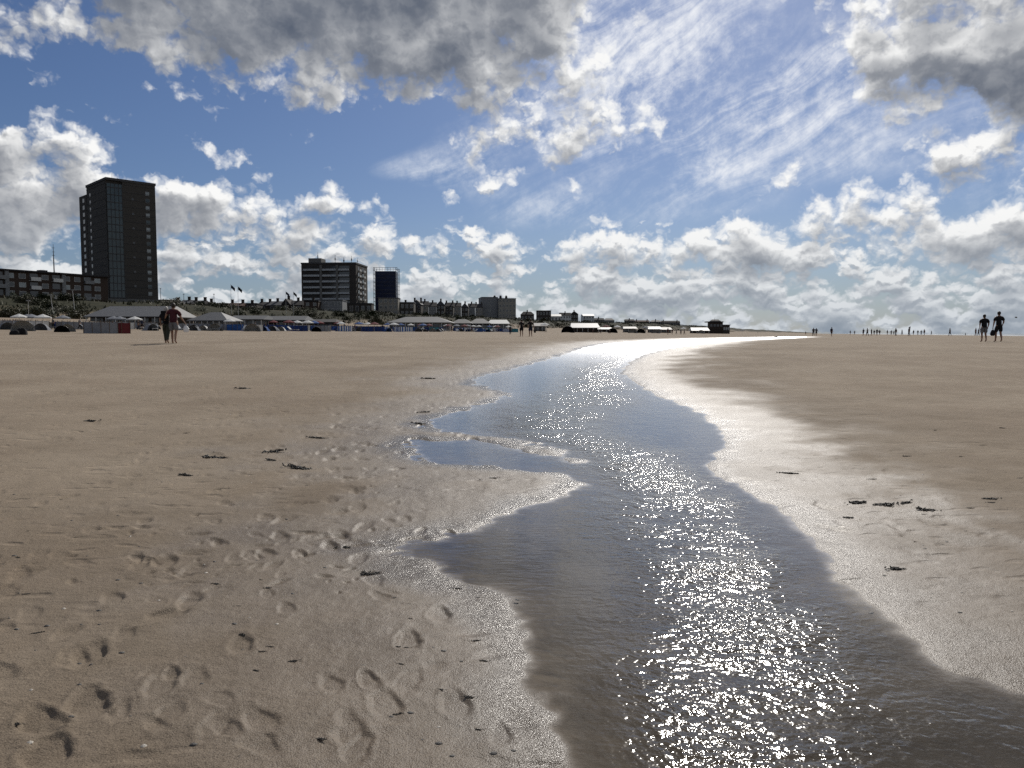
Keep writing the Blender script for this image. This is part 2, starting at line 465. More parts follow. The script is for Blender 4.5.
for k in range(420):
    px, py = random.uniform(-60, 520), 350 + 250 * random.random() ** 1.7
    if px > 400 and py > 430: continue
    q = ground_at(px, py); PRINTS.append((q.x, q.y, random.uniform(-3, 3), random.uniform(.12, .45), random.uniform(.006, .018)))
for k in range(260):
    px, py = random.uniform(660, 1100), 345 + 200 * random.random() ** 1.8
    q = ground_at(px, py); PRINTS.append((q.x, q.y, random.uniform(-3, 3), random.uniform(.6, 1.2), random.uniform(.006, .016)))

def sheet(x, y, sd=None):
    """z of the sand and how wet it is"""
    x = np.asarray(x, float); y = np.asarray(y, float)
    sd = stream_distance(x, y) if sd is None else sd
    r = np.hypot(x, y)
    z = land(x, y)
    flat = 1 - sst(100, 180, r)
    wob = fbm(x * 1.1, y * 1.1, 3)
    lf = np.where(x < .6 + .12 * y, 1.0, .45)
    sdn = sd + lf * (0.10 * wob * np.clip(r / 6, .5, 2) + 0.09 * fbm(x * 2.6, y * 2.6, 2) + 0.035 * fbm(x * 7, y * 7, 3))
    out, inn = np.clip(sdn, 0, None), np.clip(-sdn, 0, None)
    side = (x > 0.9 + 0.11 * y) & (y < 9.5)                       # right bank, cut a little steeper
    bank = 0.003 * (1 - np.exp(-out / 0.14)) + 0.018 * (1 - np.exp(-out / 0.8)) + 0.045 * (1 - np.exp(-out / 3.0))
    bank = bank + side * sst(2.9, 3.6, y) * 0.005 * (1 - np.exp(-out / 0.05)) - 0.045 * (1 - np.exp(-inn / 0.45)) - 0.05 * (1 - np.exp(-inn / 1.2))
    z = z + bank
    # gentle hollows and wind marks
    away = sst(0.0, 0.8, out)
    z = z + (0.012 * fbm(x * .55, y * .55, 3) + 0.0035 * fbm(x * 3.1, y * 3.1, 3)) * flat * (0.25 + 0.75 * away)
    z = z + 0.0022 * fbm(x * 11, y * 11, 3, .6) * sst(40, 5, r) * (0.25 + 0.75 * away)
    z = z + (0.006 * fbm(x * 1.6, y * 1.6, 3) + 0.0012 * fbm(x * 7, y * 7, 2)) * sst(60, 8, r) * np.exp(-(sd / 0.7) ** 2)
    z = z + inn.clip(0, .2) * 5 * 0.006 * fbm(x * 5.0, y * 3.0, 2)
    order = np.argsort(y, kind='stable'); ysort = y[order]
    near_prints = PRINTS if len(x) > 50 else [q for q in PRINTS if np.abs(q[0] - x).min() < .5 and np.abs(q[1] - y).min() < .5]
    for (fx, fy, yaw, size, dep) in near_prints:
        L, W = 0.145 * size, 0.062 * size
        i = order[np.searchsorted(ysort, fy - .42):np.searchsorted(ysort, fy + .42)]
        i = i[np.abs(x[i] - fx) < .42]
        if not len(i): continue
        c, s = math.cos(yaw), math.sin(yaw)
        u, v = ((x[i] - fx) * c + (y[i] - fy) * s) / L, (-(x[i] - fx) * s + (y[i] - fy) * c) / W
        w2 = 1 + 0.28 * u                                         # wider at the ball than at the heel
        q = np.sqrt(u * u + (v / w2) ** 2) + 0.22 * perlin(x[i] * 14 + fx * 5, y[i] * 14)
        dep = dep * 0.55
        d = -dep * (1 - sst(.62, 1.02, q)) * (0.8 + 0.35 * np.cos(u * 3.0)) + dep * 0.22 * np.exp(-((q - 1.18) / .17) ** 2) * (0.6 + 0.8 * perlin(x[i] * 9, y[i] * 9 + fx).clip(-.6, .8))
        z[i] = z[i] + d * np.where(sd[i] > -0.1, 1.0, 0.25)
    wid = np.where(x > 0.6 + .12 * y, 1.6, 1.9) * (0.75 + 0.25 * np.clip(r / 10, 0, 3)) * np.exp(0.38 * fbm(x * .8, y * .8, 3))
    wet = np.exp(-(out / wid) ** 1.05)
    wet = np.clip(wet + 0.40 * sst(14, 6, r) * np.exp(-out / 2.5) * (fbm(x * 1.7, y * 1.7, 3) + .2).clip(0, 1), 0, 1)
    return z, wet

def mesh_from(name, verts, faces, mat, kind=None, attrs=None, smooth=True):
    me = bpy.data.meshes.new(name)
    nv, nf = len(verts), len(faces)
    me.vertices.add(nv); me.vertices.foreach_set('co', np.asarray(verts, np.float32).ravel())
    me.loops.add(nf * 4); me.loops.foreach_set('vertex_index', np.asarray(faces, np.int32).ravel())
    me.polygons.add(nf); me.polygons.foreach_set('loop_start', np.arange(0, nf * 4, 4, dtype=np.int32))
    me.polygons.foreach_set('use_smooth', np.full(nf, smooth))
    me.update(calc_edges=True)
    for k, a in (attrs or {}).items():
        at = me.attributes.new(k, 'FLOAT', 'POINT'); at.data.foreach_set('value', np.asarray(a, np.float32))
    me.materials.append(mat)
    o = bpy.data.objects.new(name, me); COL.objects.link(o)
    if kind: o['kind'] = kind
    return o

def attr(nt, name):
    n = nt.nodes.new('ShaderNodeAttribute'); n.attribute_name = name
    return V(nt, n.outputs['Fac'])

def new_mat(name):
    m = bpy.data.materials.new(name); m.use_nodes = True
    nt = m.node_tree; nt.nodes.clear()
    out = nt.nodes.new('ShaderNodeOutputMaterial')
    return m, nt, out

def principled(nt, out, color, rough=0.8, spec=0.5, normal=None, metal=0.0):
    b = nt.nodes.new('ShaderNodeBsdfPrincipled')
    for k, q in (('Base Color', color), ('Roughness', rough), ('Specular IOR Level', spec), ('Metallic', metal)):
        q = q.x if isinstance(q, V) else q
        if isinstance(q, (int, float)): b.inputs[k].default_value = q
        elif isinstance(q, tuple): b.inputs[k].default_value = q if len(q) == 4 else q + (1.0,)
        else: nt.links.new(q, b.inputs[k])
    if normal is not None: nt.links.new(normal, b.inputs['Normal'])
    if out is not None: nt.links.new(b.outputs[0], out.inputs[0])
    return b

def bump(nt, h, dist, strength=1.0, normal=None):
    n = nt.nodes.new('ShaderNodeBump')
    n.inputs['Distance'].default_value = dist
    if isinstance(strength, V): nt.links.new(strength.x, n.inputs['Strength'])
    else: n.inputs['Strength'].default_value = strength
    nt.links.new(h.x if isinstance(h, V) else h, n.inputs['Height'])
    if normal is not None: nt.links.new(normal, n.inputs['Normal'])
    return n.outputs[0]

def obj_coords(nt):
    return nt.nodes.new('ShaderNodeTexCoord').outputs['Object']

def sand_material():
    m, nt, out = new_mat('sand')
    P = obj_coords(nt)
    wet = attr(nt, 'wet'); dune = attr(nt, 'dune')
    big = noise(nt, P, 0.35, 4, .55); mid = noise(nt, P, 2.6, 4, .6); fine = noise(nt, P, 180.0, 2, .6); speck = noise(nt, P, 70.0, 2, .5)
    dry = mix(nt, big.ss(.3, .7), (0.236, 0.186, 0.138), (0.305, 0.250, 0.190))
    dry = mix(nt, mid.ss(.35, .75, 0.0, 0.35), dry, (0.185, 0.150, 0.110))
    dry = mix(nt, fine.ss(.52, .72, 0.0, 0.65), dry, (0.42, 0.355, 0.27))
    dry = mix(nt, fine.ss(.48, .28, 0.0, 0.75), dry, (0.07, 0.054, 0.038))
    dry = mix(nt, speck.ss(.70, .76, 0.0, 0.7), dry, (0.05, 0.042, 0.036))
    Pm = vmath(nt, 'MULTIPLY', P, (1.0, 1.6, 1.0))
    marks = noise(nt, Pm, 4.2, 1, .5).ss(.58, .74) * noise(nt, P, 0.55, 2, .5).ss(.40, .58)
    bits = noise(nt, vmath(nt, 'MULTIPLY', P, (1.0, 2.2, 1.0)), 6.5, 3, .65).ss(.715, .76)
    dry = mix(nt, bits * 0.85, dry, (0.045, 0.036, 0.028))
    w = wet.ss(0.0, 0.95); moist_dark = attr(nt, 'moist_dark'); under = attr(nt, 'under'); film = attr(nt, 'film') * (1.0 - under)
    damp = mix(nt, 1.0, dry, (0.52, 0.50, 0.48), 'MULTIPLY')
    c = mix(nt, (w * 0.9).max(moist_dark * 0.72), dry, damp)
    gz = noise(nt, P, 0.05, 6, .65); gf = noise(nt, P, 0.6, 4, .6)
    grass = mix(nt, gf.ss(.35, .65), (0.014, 0.016, 0.008), (0.036, 0.035, 0.018))
    grass = mix(nt, gz.ss(.56, .70, 0.0, 0.5), grass, (0.13, 0.105, 0.07))
    c = mix(nt, film * 0.5, c, (0.078, 0.066, 0.053))
    bed = mix(nt, mid.ss(.3, .7), (0.085, 0.070, 0.053), (0.145, 0.122, 0.094))
    c = mix(nt, under * 0.95, c, bed)
    c = mix(nt, dune, c, grass)
    rough = ((w * 1.0).ss(0.0, 1.0, 0.95, 0.46) - film * 0.24 + (fine - 0.5) * 0.25 + (mid - 0.5) * 0.18 + under * 0.5).min(1.0)
    spec = (w.ss(0.0, 1.0, 0.10, 0.185) + film * 0.06) * (1.0 - under)
    h = fine * 0.0034 + noise(nt, P, 46.0, 3, .6) * 0.0058 * (1.0 - w * 0.5) + noise(nt, P, 13.0, 3, .6) * 0.006 * (1.0 - w * 0.90) - marks * 0.014 * (1.0 - w * 0.5)
    nrm = bump(nt, h, 1.0, 0.95)
    principled(nt, out, c, rough, spec, nrm)
    return m
SAND = sand_material()

# one sheet of sand: rings that widen with distance, closely set where the picture looks
ang = np.concatenate([np.arange(-180, -38, 4.0), np.arange(-38, 38, 0.105), np.arange(38, 180.1, 4.0)])
ang[-1] = 180.0
ys = np.concatenate([np.linspace(470, 60, 560), np.geomspace(60, 2.2, 170), ])
def depth_for(dy):                                    # ring radius whose flat ground shows dy pixels under the horizon
    return 770.0 * 1.28 / dy
rad = np.concatenate([[0.02, 0.5, 1.1, 1.5], depth_for(ys), np.geomspace(470, 9000, 40)])
rad = np.unique(np.round(rad, 4))
AA, RR = np.meshgrid(np.radians(ang), rad)
gx, gy = (RR * np.sin(AA)).ravel(), (RR * np.cos(AA)).ravel()
gsd = stream_distance(gx, gy)
gz_, gwet = sheet(gx, gy, gsd)
gmoist_dark = np.clip(np.exp(-gsd.clip(0) / 2.6) + 0.75 * np.exp(-(np.hypot(gx + .8, gy) / 4.2) ** 2) + .25 * fbm(gx * .5, gy * .5, 3), 0, 1)  # damp along the stream, plus darker sand round the camera
gfilm = sst(0.42, 0.02, gsd + .16 * fbm(gx * 1.6, gy * 1.6, 3)) * np.where(gx < 0.5 + .12 * gy, 1.0, 0.55)
gp = gx * CN_[0] + gy * CN_[1]
gdune = sst(172, 188, gp + 9 * fbm(gx / 25, gy / 25, 3))
na, nr = len(ang), len(rad)
ii = (np.arange(nr - 1)[:, None] * na + np.arange(na - 1)[None]).ravel()
gf_ = np.stack([ii, ii + 1, ii + na + 1, ii + na], 1)
ground = mesh_from('sand_ground', np.stack([gx, gy, gz_], 1), gf_, SAND, 'structure', {'wet': gwet, 'dune': gdune, 'under': sst(0.004, -0.012, gz_ - (land(gx, gy) - 0.004)), 'moist_dark': gmoist_dark, 'film': gfilm})

# ------------------------------------------------------------------ the stream
def water_material():
    m, nt, out = new_mat('stream_water')
    P = obj_coords(nt)
    rip = attr(nt, 'ripple')
    st = vmath(nt, 'MULTIPLY', P, (1.0, 1.0, 1.0))
    n1 = noise(nt, st, 6.5, 2, .5, dist=0.5); n2 = noise(nt, st, 21.0, 1, .5, dist=0.3); n4 = noise(nt, P, 55.0, 1, .5); n3 = noise(nt, P, 2.4, 2, .5)
    rings = noise(nt, vmath(nt, 'MULTIPLY', P, (9.0, 24.0, 1.0)), 1.0, 2, .5, dist=.5)
    h = (n1 * 0.024 + n2 * 0.0105 + n4 * 0.0046) * rip + (rings * 0.0013 + n3 * 0.003 + n2 * 0.0004) * (1.0 - rip * 0.5).max(0.0)
    nrm = bump(nt, h, 1.0, 1.0)
    gl = nt.nodes.new('ShaderNodeBsdfGlossy'); nt.links.new(attr(nt, 'chop').x, gl.inputs['Roughness'])
    gl.inputs['Color'].default_value = (1, 1, 1, 1); nt.links.new(nrm, gl.inputs['Normal'])
    tr = nt.nodes.new('ShaderNodeBsdfTransparent')
    deep = attr(nt, 'depth')
    nt.links.new(mix(nt, deep, (0.95, 0.94, 0.93), (0.62, 0.61, 0.595)), tr.inputs['Color'])
    inc = nt.nodes.new('ShaderNodeNewGeometry').outputs['Incoming']
    cosv = V(nt, vmath(nt, 'DOT_PRODUCT', nrm, inc))._m('ABSOLUTE')
    fr = (1.0 - cosv).clamp().pow(5.0) * 0.98 + 0.02       # the same from above and from below
    mx = nt.nodes.new('ShaderNodeMixShader')
    nt.links.new(fr.x, mx.inputs[0]); nt.links.new(tr.outputs[0], mx.inputs[1]); nt.links.new(gl.outputs[0], mx.inputs[2])
    nt.links.new(mx.outputs[0], out.inputs[0])
    return m
WATER = water_material()
aw = np.arange(-46, 40, 0.16); rw = np.concatenate([np.geomspace(0.9, 12, 260), np.geomspace(12.1, STREAM[:, 1].max() * 1.2, 160)])
A2, R2 = np.meshgrid(np.radians(aw), rw)
wx, wy = (R2 * np.sin(A2)).ravel(), (R2 * np.cos(A2)).ravel()
wsd = stream_distance(wx, wy)
wz = land(wx, wy) - 0.004
cd = current_distance(wx, wy)
cw = 0.36 + 0.036 * np.hypot(wx, wy).clip(0, 40) + np.where(wy < 4.2, 0.20 * (4.2 - wy), 0)
rip = np.exp(-(cd / cw) ** 2.2) * (0.75 + 0.5 * fbm(wx * 1.2, wy * 1.2, 3)).clip(0.1, 1.2)
rip = rip * (0.35 + 0.65 * sst(.05, .5, -wsd))
rip = ((rip + 0.10 * sst(4, 12, np.hypot(wx, wy))) * (1 + 0.45 * sst(3, 8, np.hypot(wx, wy)))).clip(0.03, 1.7)
na2, nr2 = len(aw), len(rw)
ii = (np.arange(nr2 - 1)[:, None] * na2 + np.arange(na2 - 1)[None]).ravel()
wf = np.stack([ii, ii + 1, ii + na2 + 1, ii + na2], 1)
keep = (wsd[wf] < 0.16).any(1)
wf = wf[keep]
used = np.unique(wf); remap = np.full(len(wx), -1); remap[used] = np.arange(len(used))
water = mesh_from('stream_water', np.stack([wx, wy, wz], 1)[used], remap[wf], WATER, 'structure',
                  {'ripple': rip[used], 'chop': (0.10 + 0.26 * sst(8, 55, np.hypot(wx, wy)))[used], 'depth': (1 - np.exp(wsd.clip(None, 0) / 0.5))[used]})

# ------------------------------------------------------------------ the sea beyond the beach
def sea_material():
    m, nt, out = new_mat('sea_water')
    P = obj_coords(nt)
    a = V(nt, vmath(nt, 'DOT_PRODUCT', P, (CD_[0], CD_[1], 0))); b = V(nt, vmath(nt, 'DOT_PRODUCT', P, (-CN_[0], -CN_[1], 0)))
    Q = combine(nt, a * 0.012, b * 0.06)
    f = noise(nt, Q, 1.0, 5, .55)
    surf = f.ss(0.50, 0.60) * b.ss(70.0, 330.0, 1.0, 0.0)
    h = noise(nt, combine(nt, a * 0.25, b * 0.9), 1.0, 4, .6) * 0.5
    nrm = bump(nt, h, 1.0, 0.5)
    c = mix(nt, surf, (0.045, 0.060, 0.062), (0.80, 0.82, 0.82))
    principled(nt, out, c, surf.ss(0.0, 1.0, 0.18, 0.9), 0.5, nrm)
    return m
def sea_grid():
    us = np.concatenate([np.linspace(-200, 2000, 45), np.geomspace(2200, 40000, 20)])
    vs = np.concatenate([np.linspace(58, 400, 20), np.geomspace(450, 40000, 25)])
    U, W = np.meshgrid(us, vs)
    x, y = (U * CD_[0] - W * CN_[0]).ravel(), (U * CD_[1] - W * CN_[1]).ravel()
    n = len(us); i = (np.arange(len(vs) - 1)[:, None] * n + np.arange(n - 1)[None]).ravel()
    f = np.stack([i, i + n, i + n + 1, i + 1], 1)
    mesh_from('sea_water', np.stack([x, y, np.full(len(x), -0.05)], 1), f, sea_material(), 'structure')
sea_grid()
# ------------------------------------------------------------------ builders
class MB:
    """collects shapes and links them as one mesh object"""
    def __init__(s): s.bm = bmesh.new()
    def box(s, x0, x1, y0, y1, z0, z1):
        v = [s.bm.verts.new(q) for q in ((x0, y0, z0), (x1, y0, z0), (x1, y1, z0), (x0, y1, z0), (x0, y0, z1), (x1, y0, z1), (x1, y1, z1), (x0, y1, z1))]
        for f in ((3, 2, 1, 0), (4, 5, 6, 7), (0, 1, 5, 4), (1, 2, 6, 5), (2, 3, 7, 6), (3, 0, 4, 7)):
            s.bm.faces.new([v[i] for i in f])
        return s
    def poly(s, *pts):
        s.bm.faces.new([s.bm.verts.new(q) for q in pts]); return s
    def tube(s, a, b, r0, r1=None, n=8):
        r1 = r0 if r1 is None else r1
        a, b = Vector(a), Vector(b); d = (b - a).normalized()
        u = d.orthogonal().normalized(); w = d.cross(u)
        A = [s.bm.verts.new(a + (u * math.cos(t) + w * math.sin(t)) * r0) for t in (2 * math.pi * k / n for k in range(n))]
        B = [s.bm.verts.new(b + (u * math.cos(t) + w * math.sin(t)) * r1) for t in (2 * math.pi * k / n for k in range(n))]
        for k in range(n):
            s.bm.faces.new((A[k], A[(k + 1) % n], B[(k + 1) % n], B[k]))
        s.bm.faces.new(A[::-1]); s.bm.faces.new(B)
        return s
    def gable(s, x0, x1, y0, y1, z0, z1, over=0.3, th=0.18, hip=0.0):
        """pitched roof with its ridge along x"""
        ym = (y0 + y1) / 2
        X0, X1, Y0, Y1 = x0 - over, x1 + over, y0 - over, y1 + over
        h = hip * (x1 - x0) / 2
        lo = [(X0, Y0, z0), (X1, Y0, z0), (X1, Y1, z0), (X0, Y1, z0)]
        up = [(X0 + h, ym, z1), (X1 - h, ym, z1)]
        L = [s.bm.verts.new(q) for q in lo]; U = [s.bm.verts.new(q) for q in up]
        B = [s.bm.verts.new((q[0], q[1], q[2] - th)) for q in lo]
        fs = [(L[0], L[1], U[1], U[0]), (L[2], L[3], U[0], U[1]), (L[1], L[2], U[1]), (L[3], L[0], U[0])]
        fs += [(B[k], B[(k + 1) % 4], L[(k + 1) % 4], L[k]) for k in range(4)] + [(B[3], B[2], B[1], B[0])]
        for f in fs: s.bm.faces.new(f)
        return s
    def build(s, name, mat, parent=None, smooth=False):
        me = bpy.data.meshes.new(name)
        bmesh.ops.recalc_face_normals(s.bm, faces=s.bm.faces)
        s.bm.to_mesh(me); s.bm.free()
        if smooth:
            for f in me.polygons: f.use_smooth = True
        me.materials.append(mat)
        o = bpy.data.objects.new(name, me); COL.objects.link(o)
        if parent is not None: o.parent = parent
        return o

def thing(name, label, cat, loc=(0, 0, 0), rz=0.0, group=None):
    o = bpy.data.objects.new(name, None); COL.objects.link(o)
    o.empty_display_size = 0.2
    o.location = loc; o.rotation_euler = (0, 0, rz)
    return tag(o, label, cat, group)
def tag(o, label, cat, group=None):
    o['label'] = label; o['category'] = cat
    if group: o['group'] = group
    return o
def copy_tree(o, parent=None):
    c = o.copy(); COL.objects.link(c)
    if parent is not None: c.parent = parent
    for ch in list(o.children): copy_tree(ch, c)
    return c
def place_copy(proto, state, loc, rz, label=None, group=None, scale=1.0):
    """the first call moves the built thing itself, later calls copy it"""
    o = proto if not state.get(proto.name) else copy_tree(proto)
    state[proto.name] = True
    o.location = loc; o.rotation_euler = (0, 0, rz); o.scale = (scale,) * 3
    if label: o['label'] = label
    if group: o['group'] = group
    return o
USED = {}

MATS = {}
def mat(name, col, rough=0.8, spec=0.4, var=0.18, scale=1.5, metal=0.0, brick=False, stripes=None):
    if name in MATS: return MATS[name]
    m, nt, out = new_mat(name)
    P = obj_coords(nt)
    n = noise(nt, P, scale, 4, .6); n2 = noise(nt, P, scale * 6, 3, .6)
    dk = tuple(c * (1 - 1.4 * var) for c in col); lt = tuple(min(1, c * (1 + var)) for c in col)
    c = mix(nt, n.ss(.3, .7), dk, lt)
    c = mix(nt, n2.ss(.5, .8, 0, .3), c, tuple(q * .6 for q in col))
    if brick:
        b = nt.nodes.new('ShaderNodeTexBrick'); b.inputs['Scale'].default_value = 1.0
        b.inputs['Brick Width'].default_value = 0.42; b.inputs['Row Height'].default_value = 0.14; b.inputs['Mortar Size'].default_value = 0.02
        b.inputs['Color1'].default_value = dk + (1,); b.inputs['Color2'].default_value = lt + (1,); b.inputs['Mortar'].default_value = tuple(q * .8 for q in col) + (1,)
        geo = nt.nodes.new('ShaderNodeSeparateXYZ'); nt.links.new(P, geo.inputs[0])
        nt.links.new(combine(nt, V(nt, geo.outputs[0]) + V(nt, geo.outputs[1]), V(nt, geo.outputs[2])), b.inputs['Vector'])
        c = mix(nt, .6, c, b.outputs[0])
    if stripes:
        axis, period, col2 = stripes
        geo = nt.nodes.new('ShaderNodeSeparateXYZ'); nt.links.new(P, geo.inputs[0])
        f = (V(nt, geo.outputs[axis]) * (1.0 / period))._m('FRACT').ss(.48, .52)
        c = mix(nt, f, c, col2)
    principled(nt, out, c, rough, spec, bump(nt, n2, 0.01, 0.4), metal)
    MATS[name] = m
    return m
mat('dark_brick', (0.048, 0.042, 0.038), .9, .3, brick=True)
mat('grey_brick', (0.060, 0.056, 0.051), .9, .3, brick=True)
mat('brown_brick', (0.055, 0.038, 0.030), .9, .3, brick=True)
mat('concrete', (0.1350, 0.1350, 0.1300), .9, .3)
mat('dark_concrete', (0.0600, 0.0600, 0.0625), .9, .3)
mat('white_paint', (0.5400, 0.5400, 0.5250), .6, .4, .08)
mat('cream_paint', (0.2500, 0.2350, 0.2050), .7, .4, .1)
mat('balcony_pale', (0.34, 0.36, 0.37), .7, .4, .1)
mat('grey_paint', (0.1815, 0.1870, 0.1925), .7, .4, .1)
mat('teal_glass', (0.012, 0.034, 0.041), .12, .6, .25, .4)
mat('dark_glass', (0.020, 0.024, 0.030), .10, .7, .3, .4)
mat('pale_glass', (0.2250, 0.2550, 0.2625), .15, .6, .2, .4)
mat('blue_glass', (0.003, 0.009, 0.040), .35, .25, .25, .3)
mat('roof_dark', (0.0270, 0.0252, 0.0270), .85, .3)
mat('roof_red', (0.0650, 0.0300, 0.0210), .85, .3)
mat('roof_slate', (0.0510, 0.0552, 0.0630), .7, .4)
mat('roof_grey', (0.075, 0.078, 0.085), .6, .4, .1)
mat('roof_white', (0.46, 0.46, 0.45), .55, .4, .05)
mat('steel', (0.1800, 0.1860, 0.1980), .35, .5, .1, metal=.8)
mat('dark_steel', (0.06, 0.06, 0.065), .5, .5, .1)
mat('wood_dark', (0.0330, 0.0240, 0.0180), .85, .3)
mat('wood', (0.1400, 0.0980, 0.0630), .8, .3)
mat('black_fabric', (0.012, 0.012, 0.014), .9, .2)
mat('grey_fabric', (0.16, 0.16, 0.165), .9, .2)
mat('maroon_fabric', (0.060, 0.016, 0.022), .9, .2)
mat('olive_fabric', (0.045, 0.050, 0.036), .9, .2)
mat('navy_fabric', (0.020, 0.026, 0.050), .9, .2)
mat('blue_canvas', (0.0245, 0.0770, 0.2380), .85, .2)
mat('deep_blue_canvas', (0.020, 0.045, 0.16), .85, .2)
mat('white_canvas', (0.5550, 0.5550, 0.5400), .85, .2, .06)
mat('grey_canvas', (0.1870, 0.1980, 0.2200), .85, .2, .08)
mat('red_canvas', (0.12, 0.024, 0.028), .85, .2)
mat('striped_canvas', (0.05, 0.13, 0.36), .85, .2, stripes=(0, 0.5, (0.70, 0.70, 0.68, 1)))
mat('teal_canvas', (0.05, 0.22, 0.26), .85, .2)
mat('skin', (0.26, 0.15, 0.10), .55, .4, .08, 8)
mat('hair_dark', (0.025, 0.018, 0.013), .6, .4, .2, 30)
mat('hair_grey', (0.42, 0.40, 0.37), .6, .4, .2, 30)
mat('bag_white', (0.75, 0.75, 0.75), .5, .4, .06)
mat('seaweed', (0.020, 0.016, 0.011), .6, .5, .3, 20)
mat('shell', (0.50, 0.45, 0.38), .45, .5, .25, 60)
mat('pebble', (0.055, 0.050, 0.045), .6, .5, .3, 40)
mat('feather', (0.10, 0.10, 0.105), .8, .3)
M = MATS
COAST_RZ = math.pi / 2 - COAST_AZ                    # local x runs along the coast, local y inland

def at_depth(px, depth, p=None):
    x = (px - 512.0) / FPX * depth
    return Vector((x, depth, float(land(x, depth))))
def z_of(py, depth):
    """height that shows at photo row py when it stands depth metres out"""
    v = (384.0 - py) / FPX; c, s = math.cos(PITCH), math.sin(PITCH)
    return CAM_H + depth * (v * c - s) / (c + v * s)

def window(parent, wall, c, w, h, n='-y', pane='dark_glass', frame='grey_paint'):
    """window in a wall: frame with a pane, local centre c on the wall's face"""
    x, y, z = c; t = 0.07
    f = MB(); g = MB()
    if n[1] == 'y':
        s = -1 if n[0] == '-' else 1
        y0, y1 = sorted((y + s * 0.01, y + s * 0.08))
        for a in ((x - w / 2, x - w / 2 + t, z - h / 2, z + h / 2), (x + w / 2 - t, x + w / 2, z - h / 2, z + h / 2), (x - w / 2 + t, x + w / 2 - t, z - h / 2, z - h / 2 + t), (x - w / 2 + t, x + w / 2 - t, z + h / 2 - t, z + h / 2)):
            f.box(a[0], a[1], y0, y1, a[2], a[3])
        g.box(x - w / 2 + t, x + w / 2 - t, *sorted((y + s * 0.005, y + s * 0.04)), z - h / 2 + t, z + h / 2 - t)
    else:
        s = -1 if n[0] == '-' else 1
        x0, x1 = sorted((x + s * 0.01, x + s * 0.08))
        for a in ((y - w / 2, y - w / 2 + t, z - h / 2, z + h / 2), (y + w / 2 - t, y + w / 2, z - h / 2, z + h / 2), (y - w / 2 + t, y + w / 2 - t, z - h / 2, z - h / 2 + t), (y - w / 2 + t, y + w / 2 - t, z + h / 2 - t, z + h / 2)):
            f.box(x0, x1, a[0], a[1], a[2], a[3])
        g.box(*sorted((x + s * 0.005, x + s * 0.04)), y - w / 2 + t, y + w / 2 - t, z - h / 2 + t, z + h / 2 - t)
    fo = f.build('window', M[frame], parent)
    g.build('pane', M[pane], fo)
    return fo

# ------------------------------------------------------------------ the tall tower
def tower():
    d0 = 290.0
    o = at_depth(112.0, d0); zb = float(land(-152, 300)) - 0.4
    t = thing('tower_block', 'tall dark brick tower block with teal glass bay, highest building on the left', 'tower', (o.x, o.y, zb), R(45))
    H = z_of(179.5, d0) - zb                          # local x to the right and away, local y to the left and away
    W, L = 17.6, 23.0
    nf = 16; fh = (H - 3.2) / nf
    MB().box(5.6, W, 0, L, 0, H).box(0, 5.6, 0.9, L, 0, H).build('wall', M['grey_brick'], t)
    MB().box(-.12, 5.4, L + .02, L + 9, 0, H - 2.6).box(2, 12, L + .02, L + 8.8, 0, H - 2.6).build('rear_wing', M['dark_brick'], t)
    MB().box(-.25, W + .25, -.2, L + .2, H + .01, H + .9).build('parapet', M['dark_concrete'], t)
    b = MB()
    for k in range(1, nf + 1):
        z = 2.2 + k * fh
        b.box(5.62, W - .02, -.10, -.003, z - .16, z); b.box(-.10, -.003, 1.2, L - .02, z - .16, z)
    b.build('floor_band', M['dark_concrete'], t)
    g = MB().box(0.25, 5.55, .05, .88, 3.4, H - 1.2).build('glass_bay', M['teal_glass'], t)
    f = MB()
    for k in range(nf + 1): f.box(0.05, 5.58, -.14, .04, 3.4 + k * fh - .17, 3.4 + k * fh + .10)
    for x in (0.05, 1.4, 2.8, 4.2, 5.42): f.box(x, x + .16, -.07, .045, 3.4, H - 1.2)
    f.build('bay_frame', M['dark_concrete'], g)
    for k in range(nf - 1):
        z = 3.9 + k * fh + fh * .5
        window(t, None, (14.6, 0, z), 1.5, 1.5, '-y', 'pale_glass' if k % 3 != 1 else 'teal_glass')
        window(t, None, (0, L - 4.2, z), 1.8, 1.5, '-x', 'dark_glass', 'dark_steel')
        window(t, None, (-.12, L + 3.6, z - 1.2), 2.6, 1.7, '-x', 'teal_glass' if k % 2 else 'dark_glass', 'dark_steel')
        if k % 2: window(t, None, (9.2, 0, z), .7, .7, '-y', 'dark_glass')
    MB().box(4, 12, 6, 14, H + .9, H + 1.7).build('plant_room', M['dark_concrete'], t)
    MB().tube((3.4, 4, H + .9), (3.4, 4, H + 3.4), .07, .04).build('antenna', M['dark_steel'], t)
    MB().tube((7, 9, H + 1.7), (7, 9, H + 2.8), .06).build('antenna', M['dark_steel'], t)
    MB().box(-1.6, W + 1, -2.2, -.25, 0, 3.0).box(-2.2, -.3, -.2, L, 0, 3.0).build('base_storey', M['concrete'], t)
    return t
tower()

